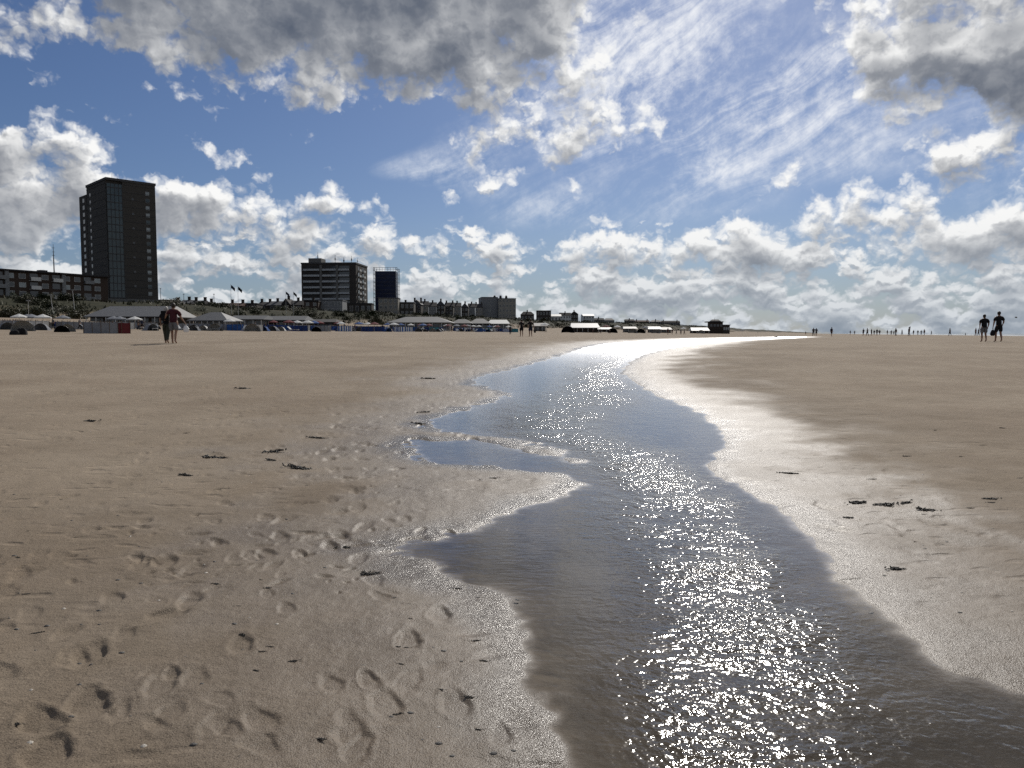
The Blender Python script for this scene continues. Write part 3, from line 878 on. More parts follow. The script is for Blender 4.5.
# ------------------------------------------------------------------ the long flats at the left edge
def flats():
    a = Vector((-133.5, 256.0, 0)); b = Vector((-176.0, 176.0, 0))
    d = a - b; L = d.length; rz = math.atan2(d.y, d.x)
    zb = 9.3
    t = thing('apartment_block', 'long brick flats with pale balconies at left edge below the tower', 'apartment block', (b.x, b.y, zb), rz)
    H = z_of(276.5, 256.0) - zb
    MB().box(0, L, 0, 12, -2, H - .35).build('wall', M['brown_brick'], t)
    MB().box(-.5, L + .5, -.8, 12.5, H - .34, H + .1).build('roof', M['roof_dark'], t)
    fh = (H - .5) / 4
    n = int(L / 3.4)
    for k in range(n):
        x = 1.9 + k * 3.4
        for r in range(1, 4):
            z = r * fh + fh * .55
            if k % 5 in (1, 4) and r > 0:
                if r < 4 and not (k + r) % 3 == 2:
                    bal = MB().box(x - 1.5, x + 1.5, -1.3, -.02, z - 1.25, z - 1.1).box(x - 1.5, x + 1.5, -1.3, -1.22, z - 1.1, z - .15).build('balcony', M['white_paint' if k % 2 else 'grey_paint'], t)
                window(t, None, (x, 0, z + .1), 2.4, 1.7, '-y', 'dark_glass')
            else:
                window(t, None, (x, 0, z), 2.0, 1.45, '-y', 'pale_glass' if (k * 7 + r * 3) % 4 == 0 else 'dark_glass', 'white_paint')
    for k in range(2, n, 5): MB().box(k * 3.4 + .2, k * 3.4 + 1.3, -.5, -.015, .4, H - .4).build('pilaster', M['grey_paint'], t)
    MB().box(.4, L - .4, -2.6, -.02, -2, .9).build('plinth', M['wood_dark'], t)
    for x in (18, 44, 71): MB().box(x, x + 2.2, 4, 6, H + .11, H + .9).build('roof_vent', M['dark_concrete'], t)
    MB().tube((L * .60, 3, H + .1), (L * .60, 3, H + 3.1), .09).build('flue', M['dark_steel'], t)
    s = at_depth(57.5, 250)
    m = thing('radio_mast', 'thin dark radio mast rising behind the roof of the long flats', 'mast', (s.x, s.y, s.z))
    top = z_of(244, 250) - m.location.z
    MB().tube((0, 0, 0), (0, 0, top * .75), .22, .16).build('pole', M['dark_steel'], m)
    MB().tube((0, 0, top * .75), (0, 0, top), .14, .05).build('aerial', M['dark_steel'], m)
    for z in (.80, .86, .93): MB().box(-.5, .5, -.04, .04, top * z, top * z + .09).build('crossbar', M['dark_steel'], m)
flats()

# ------------------------------------------------------------------ the hotel and the blue tower
def hotel():
    d0 = 415.0
    o = at_depth(357, d0); zb = float(land(o.x, o.y)) - .3
    t = thing('hotel', 'wide eight storey block with pale balcony bands and rooftop aerials', 'hotel', (o.x, o.y, zb), R(-4))
    H = z_of(263.8, d0) - zb; W, L = 29.8, 24.0       # local x to the left is negative
    MB().box(-W, 0, 0, L, 0, H).build('wall', M['dark_brick'], t)
    MB().box(-W - .2, .2, -.25, L + .2, H + .01, H + .8).build('parapet', M['dark_concrete'], t)
    n = 8; fh = (H - 2.5) / n
    for k in range(n):
        z = 2.0 + k * fh
        for j, (x0, x1) in enumerate(((-W + 1.2, -19.6), (-18.2, -10.6), (-9.4, -3.4))):
            b = MB().box(x0, x1, -1.1, -.02, z, z + .14).box(x0, x1, -1.1, -1.02, z + .14, z + 1.05).build('balcony', M['balcony_pale'], t)
            g = MB().box(x0 + .1, x1 - .1, -.04, -.005, z + .3, z + fh - .5).build('window', M['dark_glass'], t)
        for y in (5.5, 14.5):
            b = MB().box(.02, 1.2, y - 1.6, y + 1.6, z, z + .14).box(1.12, 1.2, y - 1.6, y + 1.6, z + .14, z + 1.05).build('balcony', M['white_paint'], t)
            window(t, None, (0, y, z + 1.5), 2.6, 1.9, '+x', 'pale_glass' if (k + int(y)) % 3 else 'dark_glass')
    for x in (-18.9, -10.0): MB().box(x - .55, x + .55, -1.2, -.02, 1, H - .6).build('pilaster', M['concrete'], t)
    MB().box(-27.5, -20.5, 5, 13, H + .8, H + 3.6).build('penthouse', M['concrete'], t)
    for x, h, w in ((-22.6, 6.4, .16), (-13.0, 4.6, .20), (-8.2, 3.2, .3), (-4.0, 4.0, .22), (-.6, 2.8, .16)):
        a = MB().tube((x, 6, H + .8 + (2.8 if x < -20 else 0)), (x, 6, H + .8 + h), w * .55, w * .4)
        a.box(x - w, x + w, 6 - w, 6 + w, H + h * .55, H + h * .85)
        a.build('antenna', M['dark_steel'], t)
    MB().box(-W, -1, -4, -.03, 0, 2.8).build('entrance_canopy', M['dark_concrete'], t)
    d1 = 470.0
    o = at_depth(374.3, d1); zb = float(land(o.x, o.y)) - .3
    t = thing('glass_tower', 'dark blue glass tower with open steel frame at its edges, right of hotel', 'tower', (o.x, o.y, zb), R(2))
    H = z_of(270.0, d1) - zb; W = 14.4
    MB().box(1.0, W - 1.0, .8, 12.5, 0, H - .6).build('glass_wall', M['blue_glass'], t)
    f = MB()
    for x in (0, .85, W - .85, W):
        f.box(x - .11, x + .11, 0, .22, 0, H + 1.4)
    for y in (6, 12.8): f.box(-.11, .11, y, y + .22, 0, H + 1.4).box(W - .11, W + .11, y, y + .22, 0, H + 1.4)
    f.build('steel_column', M['steel'], t)
    f = MB(); n = 12
    for k in range(1, n + 1):
        z = H * k / n
        f.box(.1, .75, .04, .18, z - .10, z + .10).box(W - .75, W - .1, .04, .18, z - .10, z + .10)
        f.box(-.06, .06, .24, 12.7, z - .10, z + .10).box(W - .06, W + .06, .24, 12.7, z - .10, z + .10)
    f.build('edge_grating', M['steel'], t)
    f = MB()
    for k in range(1, 12): f.box(1.0, W - 1.0, .70, .795, H * k / 12 - .06, H * k / 12 + .06)
    f.build('floor_line', M['dark_steel'], t)
    f = MB().box(-.15, W + .15, -.05, .20, H + 1.41, H + 1.62).box(-.15, W + .15, 12.6, 12.9, H + 1.41, H + 1.62)
    for k in range(9): f.box(.4 + k * 1.65, .55 + k * 1.65, .02, .15, H - .5, H + 1.4)
    f.build('roof_rail', M['steel'], t)
hotel()

# ------------------------------------------------------------------ houses of the town
ORD = 'first second third fourth fifth sixth seventh eighth ninth tenth eleventh twelfth thirteenth fourteenth fifteenth sixteenth'.split()
def house(px0, px1, depth, top, label, wall, roof, kind='gable', chim=1, floors=2, group=None, rz=None, deep=9.0, cols=None, name='house', sink=0.0):
    """a house that fills photo columns px0..px1 at a depth, its roof at photo row top"""
    o = at_depth(px0, depth); w = (px1 - px0) * depth / FPX
    zb = float(land(o.x + w / 2, depth + 3)) - .4 - sink
    rz = R(random.uniform(-3, 6)) if rz is None else rz
    t = thing(name, label, 'house' if name == 'house' else 'building', (o.x, o.y, zb), rz, group)
    H = max(3.4, z_of(top, depth) - zb)
    if kind == 'flat':
        he = H - .5
        MB().box(0, w, 0, deep, -1.5, he).build('wall', M[wall], t)
        MB().box(-.2, w + .2, -.2, deep + .2, he + .005, H).build('roof', M[roof], t)
        zr = H
    elif kind == 'gable':
        he = H - min(3.2, H * .38)
        MB().box(0, w, 0, deep, -1.5, he).build('wall', M[wall], t)
        ro = MB().gable(0, w, 0, deep, he + .19, H).build('roof', M[roof], t)
        zr = H - .4
    elif kind == 'hip':
        he = H - min(3.0, H * .36)
        MB().box(0, w, 0, deep, -1.5, he).build('wall', M[wall], t)
        MB().gable(0, w, 0, deep, he + .19, H, hip=.45).build('roof', M[roof], t)
        zr = H - .4
    elif kind == 'low':
        he = H - 2.4; deep = 17.0
        MB().box(0, w, 0, deep, -1.5, he).build('wall', M[wall], t)
        MB().gable(0, w, 0, deep, he + .19, H).build('roof', M[roof], t)
        zr = H - .4
    else:                                             # gable end to the sea
        he = H - min(3.4, H * .4)
        MB().box(0, w, 0, deep, -1.5, he).build('wall', M[wall], t)
        m = MB().gable(-deep / 2, deep / 2, -w / 2, w / 2, he + .19, H)
        ro = m.build('roof', M[roof], t); ro.rotation_euler = (0, 0, math.pi / 2); ro.location = (w / 2, deep / 2, 0)
        MB().poly((0.02, -.02, he), (w - .02, -.02, he), (w / 2, -.02, H - .25)).build('gable_wall', M[wall], t)
        zr = H - 1.2
    for c in range(chim):
        x = w * (.5 if chim == 1 else (.12 + .76 * c / (chim - 1)))
        cm = MB().box(x - .55, x + .55, deep / 2 - .4, deep / 2 + .4, zr - 1.2, H + 1.3).box(x - .65, x + .65, deep / 2 - .5, deep / 2 + .5, H + 1.31, H + 1.5)
        cm.build('chimney', M['dark_brick'], t)
    cols = cols or max(1, int(w / 2.6)); fh = he / floors
    for k in range(min(cols, 14)):
        for f in range(floors):
            window(t, None, (w * (k + .5) / min(cols, 14), 0, f * fh + fh * .55), min(1.5, w / min(cols, 14) * .6), fh * .55, '-y', 'dark_glass', 'white_paint')
    return t

walls = ['dark_brick', 'grey_brick', 'brown_brick', 'cream_paint', 'grey_paint']
# between the tower and the flag poles
xs = [158, 170, 181, 193, 205, 214, 229, 243, 258]
tops = [299.5, 300.5, 299.5, 300.0, 301.5, 303.0, 302.5, 303.0]
kinds = ['flat', 'hip', 'gable', 'gable', 'front', 'flat', 'gable', 'flat']
cols_ = [('dark_brick', 'roof_dark'), ('brown_brick', 'roof_dark'), ('grey_brick', 'roof_slate'), ('dark_brick', 'roof_dark'), ('cream_paint', 'roof_dark'), ('brown_brick', 'roof_red'), ('brown_brick', 'roof_red'), ('grey_brick', 'roof_dark')]
txt = ['dark flat roofed house touching the right side of the tall tower', 'brown house with hipped dark roof close beside the tall tower', 'grey brick house with slate roof above the walking couple', 'dark brick house with two chimneys right of walking couple',
       'cream house with its gable end to the sea, above the small pavilion', 'low brown house with flat reddish roof left of the flag poles', 'reddish roofed brown house under the left pair of flags', 'grey flat roofed house just right of the left flag pair']
for i in range(8):
    house(xs[i], xs[i + 1] - .4, 335 + 6 * (i % 3), tops[i], txt[i], cols_[i][0], cols_[i][1], kinds[i], [0, 1, 1, 2, 1, 0, 2, 1][i], 2, 'houses behind the left pavilions')
xs = [259, 270, 283, 291, 303]
txt = ['dark terraced house at the left end of a row left of hotel', 'dark terraced house with slate roof below the right pair of flags', 'narrow dark house with tall chimney right of the right flags', 'dark house beside the left edge of the hotel']
for i in range(4):
    house(xs[i], xs[i + 1] - .3, 372, [301.5, 300.8, 298.5, 300.2][i], txt[i], ['dark_brick', 'grey_brick', 'dark_brick', 'brown_brick'][i], ['roof_dark', 'roof_slate', 'roof_dark', 'roof_dark'][i], ['gable', 'gable', 'front', 'gable'][i], [2, 1, 1, 1][i], 2, 'terraced houses left of hotel')
house(318, 342.8, 372, 299.5, 'low pale grey building in front of the hotel', 'grey_paint', 'roof_grey', 'flat', 0, 2, deep=14, name='seafront_building', rz=R(3))
house(305, 319, 366, 300.5, 'brown flat roofed annex left of the low pale building before hotel', 'brown_brick', 'roof_dark', 'flat', 1, 2, deep=10, name='seafront_building', rz=R(2))
house(343.5, 372, 400, 303.0, 'low dark shop building along the foot of the hotel', 'dark_brick', 'roof_dark', 'flat', 0, 1, deep=9, name='seafront_building', rz=R(2))
house(379, 398.5, 440, 297.5, 'beige flat roofed building in front of the blue tower', 'cream_paint', 'roof_grey', 'flat', 0, 3, deep=12, name='seafront_building', rz=R(2))
house(396, 414, 448, 302.0, 'low building with pale terrace roof right of beige building', 'grey_brick', 'roof_grey', 'flat', 1, 2, deep=12, name='seafront_building', rz=R(2))
xs = [413, 421.5, 429, 437, 445, 453.5, 461.5, 468.5, 475.5, 482.5]
tops = [299.6, 300.8, 302.0, 300.4, 302.2, 302.4, 303.0, 303.2, 303.6]
wl = ['dark_brick', 'cream_paint', 'grey_paint', 'dark_brick', 'grey_brick', 'cream_paint', 'dark_brick', 'grey_paint', 'cream_paint']
tx = ['tall dark brick', 'cream', 'pale grey', 'dark brick', 'grey brick', 'cream painted', 'narrow dark brick', 'grey painted', 'narrow cream']
for i in range(9):
    house(xs[i], xs[i + 1] - .2, 520 + 14 * i, tops[i], '%s townhouse with chimney, %s from left in the terrace before white flats' % (tx[i], ORD[i]), wl[i], 'roof_dark' if i % 3 else 'roof_slate', ['front', 'gable', 'gable', 'front', 'gable', 'gable', 'front', 'gable', 'gable'][i], 1 if i % 4 else 2, 3, 'terrace of townhouses', deep=10)
def white_flats():
    d0 = 640.0
    o = at_depth(498.5, d0); zb = float(land(o.x, o.y)) - .4
    t = thing('apartment_block', 'white five storey flats with dark rooftop chimneys at right end of terrace', 'apartment block', (o.x, o.y, zb), R(8))
    H = z_of(298.4, d0) - zb; W = 14.6; L = 30.0
    MB().box(0, W, 0, L, -2, H - .4).build('wall', M['cream_paint'], t)
    MB().box(-.25, W + .25, -.25, L + .25, H - .39, H + .2).build('roof', M['roof_grey'], t)
    MB().box(-13.6, -.02, 3.2, L, -2, H + .9).build('left_wing', M['grey_paint'], t)
    MB().box(-13.8, -.04, 3.0, L + .2, H + .905, H + 1.3).build('wing_roof', M['roof_slate'], t)
    fh = H / 5
    for k in range(5):
        for r in range(5):
            window(t, None, (1.6 + k * 2.85, 0, r * fh + fh * .5), 1.5, 1.8, '-y', 'dark_glass', 'white_paint')
        window(t, None, (-7.0, 3.2, k * fh + fh * .5), 1.6, 1.6, '-y', 'dark_glass', 'white_paint')
    for x in (-2.4, 2.6, 7.4):
        MB().box(x - .9, x + .9, 6, 8, H + .2, H + 2.0).box(x - .6, x + .6, 6.3, 7.7, H + 2.01, H + 2.7).build('chimney', M['dark_brick'], t)
white_flats()
# houses on the dunes to the right
for (a, b, d, top, lab, w_, r_, k_, ch, f_) in [
    (521, 534, 720, 311.5, 'dark low house with hipped roof right of the white flats', 'dark_brick', 'roof_dark', 'hip', 1, 1),
    (537, 551, 760, 310.4, 'dark box shaped house on the dune between gaps of sky', 'dark_brick', 'roof_slate', 'flat', 0, 2),
    (551, 561, 780, 314.0, 'low white house with pale roof right of the dark box house', 'white_paint', 'roof_white', 'low', 0, 1),
    (560, 571, 820, 312.6, 'dark roofed house with white base between two white houses', 'white_paint', 'roof_dark', 'gable', 1, 2),
    (570.5, 578, 840, 311.2, 'dark house with pointed gable beside the brightest white house', 'dark_brick', 'roof_dark', 'front', 1, 2),
    (583, 594, 860, 313.8, 'brightest white house with stepped roof on the dune', 'white_paint', 'roof_white', 'low', 0, 2),
    (594, 604, 900, 318.0, 'dark low house right of the brightest white house', 'grey_brick', 'roof_dark', 'gable', 1, 1),
    (604, 614, 930, 318.2, 'grey house with pale wall low on the dune ridge', 'grey_paint', 'roof_slate', 'hip', 0, 1),
    (625, 634, 1000, 319.2, 'small dark gabled house left of the brown brick house', 'dark_brick', 'roof_dark', 'gable', 1, 1),
    (635, 649, 1040, 320.2, 'brown brick house with red roof along the far dune', 'brown_brick', 'roof_red', 'gable', 2, 1),
    (650, 661, 1080, 320.0, 'dark slate roofed house in the far dune row', 'grey_brick', 'roof_slate', 'hip', 1, 1),
    (661.5, 680, 1120, 320.6, 'long dark house at the right end of the far dune row', 'dark_brick', 'roof_dark', 'gable', 2, 1)]:
    house(a, b, d, top, lab, w_, r_, k_, ch, f_, 'houses scattered on the dunes', sink=0.0)
# ------------------------------------------------------------------ beach pavilions
def pavilion(px0, px1, depth, top, eave, label, roof='roof_grey', wall='wood_dark', hip=.25, deep=10.0, glass=True, posts=5, rz=0.0):
    o = at_depth(px0, depth); w = (px1 - px0) * depth / FPX
    zb = min(float(land(o.x, depth)), float(land(o.x + w, depth))) - .05
    t = thing('beach_pavilion', label, 'pavilion', (o.x, o.y, zb), rz)
    H = z_of(top, depth + deep / 2) - zb; he = z_of(eave, depth) - zb
    MB().box(-.3, w + .3, -2.2, deep, -.8, .35).build('deck', M['wood'], t)
    MB().box(.2, w - .2, .3, deep - .2, .352, he - .16).build('wall', M[wall], t)
    MB().gable(0, w, 0, deep, he, H, over=.8, hip=hip).build('roof', M[roof], t)
    if glass:
        n = max(2, int(w / 3.2))
        for k in range(min(n, 16)):
            window(t, None, (w * (k + .5) / min(n, 16), .3, .35 + (he - .5) * .52), w / min(n, 16) * .82, (he - .5) * .62, '-y', 'dark_glass', 'grey_paint')
    for k in range(posts):
        x = -.2 + (w + .4) * k / (posts - 1)
        MB().tube((x, -.6, .352), (x, -.6, he - .2), .09).build('post', M['white_paint' if roof != 'roof_dark' else 'wood_dark'], t)
    return t
pavilion(90, 166, 172, 306.2, 316.4, 'long pavilion with plain grey roof at the foot of the tall tower', 'roof_grey', 'wood_dark', .18, 16, posts=9)
pavilion(193, 226, 160, 312.2, 320.3, 'small pavilion with pale pyramid roof right of the walking couple', 'roof_grey', 'grey_paint', .9, 8, posts=7)
pavilion(231, 262, 190, 315.5, 319.2, 'low pavilion with bluish slate roof right of the pyramid roofed one', 'roof_slate', 'grey_paint', .1, 9, posts=5)
pavilion(262, 303, 196, 316.0, 320.0, 'wide slate roofed pavilion below the low pale building', 'roof_slate', 'wood_dark', .1, 9, posts=6)
pavilion(304, 334, 205, 319.2, 322.0, 'low dark pavilion with flat looking roof left of the bushes', 'roof_dark', 'wood_dark', .2, 8, posts=5)
pavilion(389, 450, 255, 316.8, 322.4, 'wide pavilion with grey tent roof behind the blue windbreaks', 'roof_grey', 'cream_paint', .55, 14, posts=8)
pavilion(453, 470, 290, 319.2, 323.2, 'small brown grey roofed pavilion, left one of a pair', 'roof_slate', 'grey_paint', .8, 9, posts=4)
pavilion(470, 489, 296, 318.6, 323.4, 'small grey peaked pavilion touching the bright white roofed one', 'roof_grey', 'wood_dark', .85, 9, posts=4)
pavilion(489, 508, 300, 319.8, 323.6, 'pavilion with bright white roof left of the centre couple', 'roof_white', 'grey_paint', .35, 9, posts=5)
pavilion(534, 546, 360, 323.0, 326.0, 'low pale roofed shelter just right of the centre couple', 'roof_grey', 'wood_dark', .3, 8, posts=4)
pavilion(572, 598, 330, 323.2, 327.6, 'open shelter with white roof on posts beside the dark tent', 'roof_white', 'wood_dark', .12, 9, glass=False, posts=6)
pavilion(597, 611, 420, 327.4, 329.2, 'low white roofed beach hut right of the open shelter', 'roof_white', 'wood_dark', .1, 7, glass=False, posts=4)
pavilion(624, 636, 440, 326.6, 328.6, 'grey roofed beach hut with pale lean-to, middle of the far beach', 'roof_grey', 'wood_dark', .2, 7, posts=4)
pavilion(649, 660, 470, 326.6, 329.0, 'small beach hut with bright white roof and dark front', 'roof_white', 'wood_dark', .1, 7, posts=4)
pavilion(661, 671, 480, 327.2, 329.6, 'smallest pale roofed beach hut beside the far group of people', 'roof_grey', 'wood', .3, 7, posts=3)
pavilion(692, 708, 500, 327.6, 330.6, 'white roofed shelter left of the black beach building', 'roof_white', 'wood_dark', .08, 8, glass=False, posts=5)
def black_building():
    d = 520.0; o = at_depth(709, d); zb = float(land(o.x, d)) - .3
    t = thing('beach_pavilion', 'black two storey beach building with raised roof at the far stream end', 'pavilion', (o.x, o.y, zb), R(-6))
    k = d / FPX
    MB().box(0, 13 * k, 0, 9, -1, z_of(322.5, d) - zb).build('wall', M['wood_dark'], t)
    MB().box(-3 * k, 13.4 * k, -.6, 9.5, z_of(322.4, d) - zb, z_of(321.4, d) - zb).build('roof', M['roof_dark'], t)
    MB().gable(2 * k, 11 * k, 2, 8, z_of(321.3, d) - zb + .2, z_of(319.3, d) - zb, hip=.4).build('raised_roof', M['roof_dark'], t)
    MB().box(13.03 * k, 20 * k, 1, 8, -1, z_of(325.4, d) - zb).build('side_wing', M['dark_brick'], t)
    MB().box(13.02 * k, 20.5 * k, .5, 8.5, z_of(325.38, d) - zb, z_of(324.6, d) - zb).build('wing_roof', M['roof_slate'], t)
    for i in range(4): window(t, None, (k * (1.8 + 3.2 * i), 0, (z_of(325.4, d) - zb)), 1.5, 1.6, '-y', 'dark_glass', 'grey_paint')
    for i in range(3): window(t, None, (k * (14.6 + 2.1 * i), 1, (z_of(328.6, d) - zb)), 1.0, 1.8, '-y', 'pale_glass', 'white_paint')
    MB().tube((6 * k, 5, z_of(320.5, d) - zb), (6 * k, 5, z_of(317.6, d) - zb), .08).build('flagpole', M['steel'], t)
black_building()

# ------------------------------------------------------------------ poles and flags
def pole(px, depth, y_top, label, kind, lean=0.0, r=.09, colr='white_paint', flag=None):
    o = at_depth(px, depth); t = thing(kind, label, kind.replace('_', ' '), o)
    h = z_of(y_top, depth) - o.z
    MB().tube((0, 0, -.3), (lean, 0, h), r, r * .55).build('pole', M[colr], t)
    MB().tube((lean, 0, h), (lean, 0, h + .12), r * .9).build('cap', M['dark_steel'], t)
    if flag:
        b = MB(); n = 7; ln, hh = 1.7, 1.0
        pts = []
        for k in range(n):
            u = k / (n - 1)
            pts.append((lean + r + u * ln * .8, .22 * math.sin(u * 6), h - .15 - u * .9 - .2 * u * u))
        for k in range(n - 1):
            a, c = pts[k], pts[k + 1]
            b.poly(a, c, (c[0] - .15 * (k + 1) / n, c[1], c[2] - hh), (a[0] - .15 * k / n, a[1], a[2] - hh))
        b.build('flag', M[flag], t)
    else:
        MB().box(lean - .35, lean + .35, -.12, .12, h - .22, h - .02).build('lamp_head', M['grey_paint'], t)
    return t
pole(55.5, 190, 294.5, 'white leaning lamp post in front of the long flats, left one', 'lamp_post', -.6)
pole(77, 195, 289.5, 'white leaning lamp post nearer the tall tower', 'lamp_post', -.5)
pole(30.5, 150, 300, 'thin pale post near the left edge below the flats', 'lamp_post', 0, .05)
pole(232.5, 250, 284.5, 'flagpole with dark flag, outer left of the left pair', 'flagpole', 0, .07, 'white_paint', 'navy_fabric')
pole(239.5, 252, 286.2, 'flagpole with dark flag, right of the left pair', 'flagpole', 0, .07, 'white_paint', 'black_fabric')
pole(287.0, 300, 291.2, 'flagpole with dark flag left of the hotel, left of the pair', 'flagpole', 0, .07, 'white_paint', 'navy_fabric')
pole(294.5, 302, 291.6, 'flagpole with dark flag nearest the hotel', 'flagpole', 0, .07, 'white_paint', 'black_fabric')
for px, y, lb in ((162.5, 288.5, 'thin dark mast just right of the tall tower'), (185.5, 294.0, 'short dark mast over the roofs right of walking couple'), (215.5, 294.0, 'dark mast left of the left flag pair')):
    pole(px, 350, y, lb, 'lamp_post', 0, .16, 'dark_steel')

# ------------------------------------------------------------------ windbreaks, parasols, tents, loungers
def windbreak(canvas):
    t = thing('windbreak', 'canvas windbreak on poles', 'windbreak')
    xs = [-1.6, -.8, 0.0, .8, 1.6]; ys = [.9, .12, 0, .12, .8]
    for k in range(4):
        b = MB()
        N = 4
        for j in range(N):
            u, v = j / N, (j + 1) / N
            bx = lambda q: (xs[k] + q * .8, ys[k] + (ys[k + 1] - ys[k]) * q + .06 * math.sin(math.pi * q))
            A, C = bx(u), bx(v)
            b.poly((A[0], A[1], .06), (C[0], C[1], .06), (C[0], C[1], 1.22 - .05 * math.sin(math.pi * v)), (A[0], A[1], 1.22 - .05 * math.sin(math.pi * u)))
        b.build('canvas', M[canvas], t)
    for x, y in zip(xs, ys): MB().tube((x, y - .03, -.2), (x, y - .03, 1.42), .025, n=6).build('pole', M['wood'], t)
    return t
def parasol(canvas):
    t = thing('parasol', 'beach parasol', 'parasol')
    MB().tube((0, 0, -.3), (0, 0, 2.25), .025, n=6).build('pole', M['white_paint'], t)
    b = MB(); n = 8
    top = (0, 0, 2.25)
    for k in range(n):
        a0, a1 = 2 * math.pi * k / n, 2 * math.pi * (k + 1) / n; am = (a0 + a1) / 2
        p0, p1 = (1.15 * math.cos(a0), 1.15 * math.sin(a0), 1.78), (1.15 * math.cos(a1), 1.15 * math.sin(a1), 1.78)
        pm = (1.03 * math.cos(am), 1.03 * math.sin(am), 1.80)
        b.poly(top, p0, pm); b.poly(top, pm, p1)
        b.poly(p0, (p0[0], p0[1], 1.62), (pm[0], pm[1], 1.64), pm); b.poly(pm, (pm[0], pm[1], 1.64), (p1[0], p1[1], 1.62), p1)
    b.build('canopy', M[canvas], t)
    return t
def dome_tent(canvas):
    t = thing('beach_tent', 'beach tent', 'tent')
    b = MB(); n, m = 9, 5; g = []
    for i in range(n + 1):
        a = math.pi * i / n
        g.append([(1.15 * math.cos(a) * (1 - .25 * j / m), -.8 + 1.75 * j / m, 1.15 * math.sin(a) * math.cos(1.5 * max(0, j - 1) / (m - 1)) + .01) for j in range(m + 1)])
    for i in range(n):
        for j in range(m): b.poly(g[i][j], g[i + 1][j], g[i + 1][j + 1], g[i][j + 1])
    b.build('canopy', M[canvas], t)
    MB().poly((-1.1, -.8, .012), (1.1, -.8, .012), (1.1, .9, .012), (-1.1, .9, .012)).build('groundsheet', M['grey_fabric'], t)
    b = MB()
    for j in range(n): b.tube(g[j][0], g[j + 1][0], .02, n=5)
    b.build('hoop', M['dark_steel'], t)
    return t
def lounger(cloth):
    t = thing('beach_lounger', 'beach lounger', 'lounger')
    MB().box(-.32, .32, -.9, .45, .33, .40).build('seat', M[cloth], t)
    MB().poly((-.32, .45, .37), (.32, .45, .37), (.32, 1.0, .85), (-.32, 1.0, .85)).poly((-.32, .47, .34), (-.32, 1.02, .82), (.32, 1.02, .82), (.32, .47, .34)).build('backrest', M[cloth], t)
    for x in (-.28, .28):
        for y in (-.8, .4): MB().tube((x, y, 0), (x, y, .33), .022, n=5).build('leg', M['white_paint'], t)
    return t
WB = {c: windbreak(c) for c in ('blue_canvas', 'deep_blue_canvas', 'white_canvas', 'striped_canvas', 'grey_canvas', 'teal_canvas', 'red_canvas')}
PS = {c: parasol(c) for c in ('white_canvas', 'blue_canvas', 'red_canvas', 'grey_canvas')}
DT = {c: dome_tent(c) for c in ('grey_canvas', 'white_canvas', 'blue_canvas', 'black_fabric', 'red_canvas')}
LG = {c: lounger(c) for c in ('white_canvas', 'blue_canvas', 'grey_canvas')}
cname = {'blue_canvas': 'bright blue', 'deep_blue_canvas': 'navy blue', 'white_canvas': 'white', 'striped_canvas': 'blue and white striped', 'grey_canvas': 'grey', 'teal_canvas': 'teal', 'red_canvas': 'red', 'black_fabric': 'black'}
rr = random.Random(5)
SEEN_LABEL = set()
def put(proto, px, p, rz, label, group, scale=1.0):
    q = on_line(px, p)
    return place_copy(proto, USED, q, rz, label, group, scale)
zones = [(0, 86, 'below the long flats'), (86, 160, 'before the long grey pavilion'), (180, 235, 'before the pyramid roofed pavilion'), (235, 335, 'before the slate roofed pavilions'), (335, 392, 'below the dune bushes'),
         (392, 452, 'before the wide tent roofed pavilion'), (452, 515, 'before the three small pavilions')]
wcol = {0: ['grey_canvas', 'grey_canvas', 'white_canvas', 'deep_blue_canvas'], 1: ['grey_canvas', 'white_canvas', 'grey_canvas'], 2: ['white_canvas', 'grey_canvas'], 3: ['blue_canvas', 'grey_canvas', 'teal_canvas', 'deep_blue_canvas', 'white_canvas'],
        4: ['deep_blue_canvas', 'blue_canvas', 'striped_canvas', 'grey_canvas'], 5: ['blue_canvas', 'deep_blue_canvas', 'striped_canvas', 'blue_canvas', 'teal_canvas'], 6: ['blue_canvas', 'teal_canvas', 'deep_blue_canvas', 'striped_canvas', 'white_canvas']}
for zi, (a, b, where) in enumerate(zones):
    for row, p in enumerate((97, 104, 112, 121)):
        x = a + rr.uniform(2, 8)
        while x < b - 2:
            rng = p / math.sin(COAST_AZ - math.atan((x - 512) / FPX))
            kind = rr.random()
            pp = p + rr.uniform(-3, 3)
            face = math.atan((512 - x) / FPX)
            rown = ('nearest row', 'second row', 'third row', 'back row')[row]
            if zi < 3 and row == 0 and kind < .6:
                x += rr.uniform(8, 16); continue
            if kind < .40:
                c = rr.choice(wcol[zi]); put(WB[c], x, pp, face + rr.uniform(-1.1, 1.1), '%s windbreak in the %s %s' % (cname[c], rown, where), '%s windbreaks in the %s %s' % (cname[c], rown, where))
            elif kind < .58:
                c = rr.choice(list(PS)) if zi > 2 else rr.choice(['white_canvas', 'grey_canvas']); put(PS[c], x, pp, rr.uniform(0, 6), '%s parasol in the %s %s' % (cname[c], rown, where), '%s parasols in the %s %s' % (cname[c], rown, where))
            elif kind < .80:
                c = rr.choice(['grey_canvas', 'white_canvas', 'grey_canvas', 'blue_canvas'] if zi > 2 else ['grey_canvas', 'white_canvas']); put(DT[c], x, pp, face + rr.uniform(-.8, .8), '%s dome tent in the %s %s' % (cname[c], rown, where), '%s dome tents in the %s %s' % (cname[c], rown, where), rr.uniform(.6, .95))
            else:
                c = rr.choice(list(LG) if zi > 2 else ['white_canvas', 'grey_canvas']); put(LG[c], x, pp, face + rr.uniform(-1.5, 1.5), '%s lounger in the %s %s' % (cname[c], rown, where), '%s loungers in the %s %s' % (cname[c], rown, where), 1.15)
            x += max(2.8, 3.0 * FPX / rng * .75) * rr.uniform(.35, 1.0)
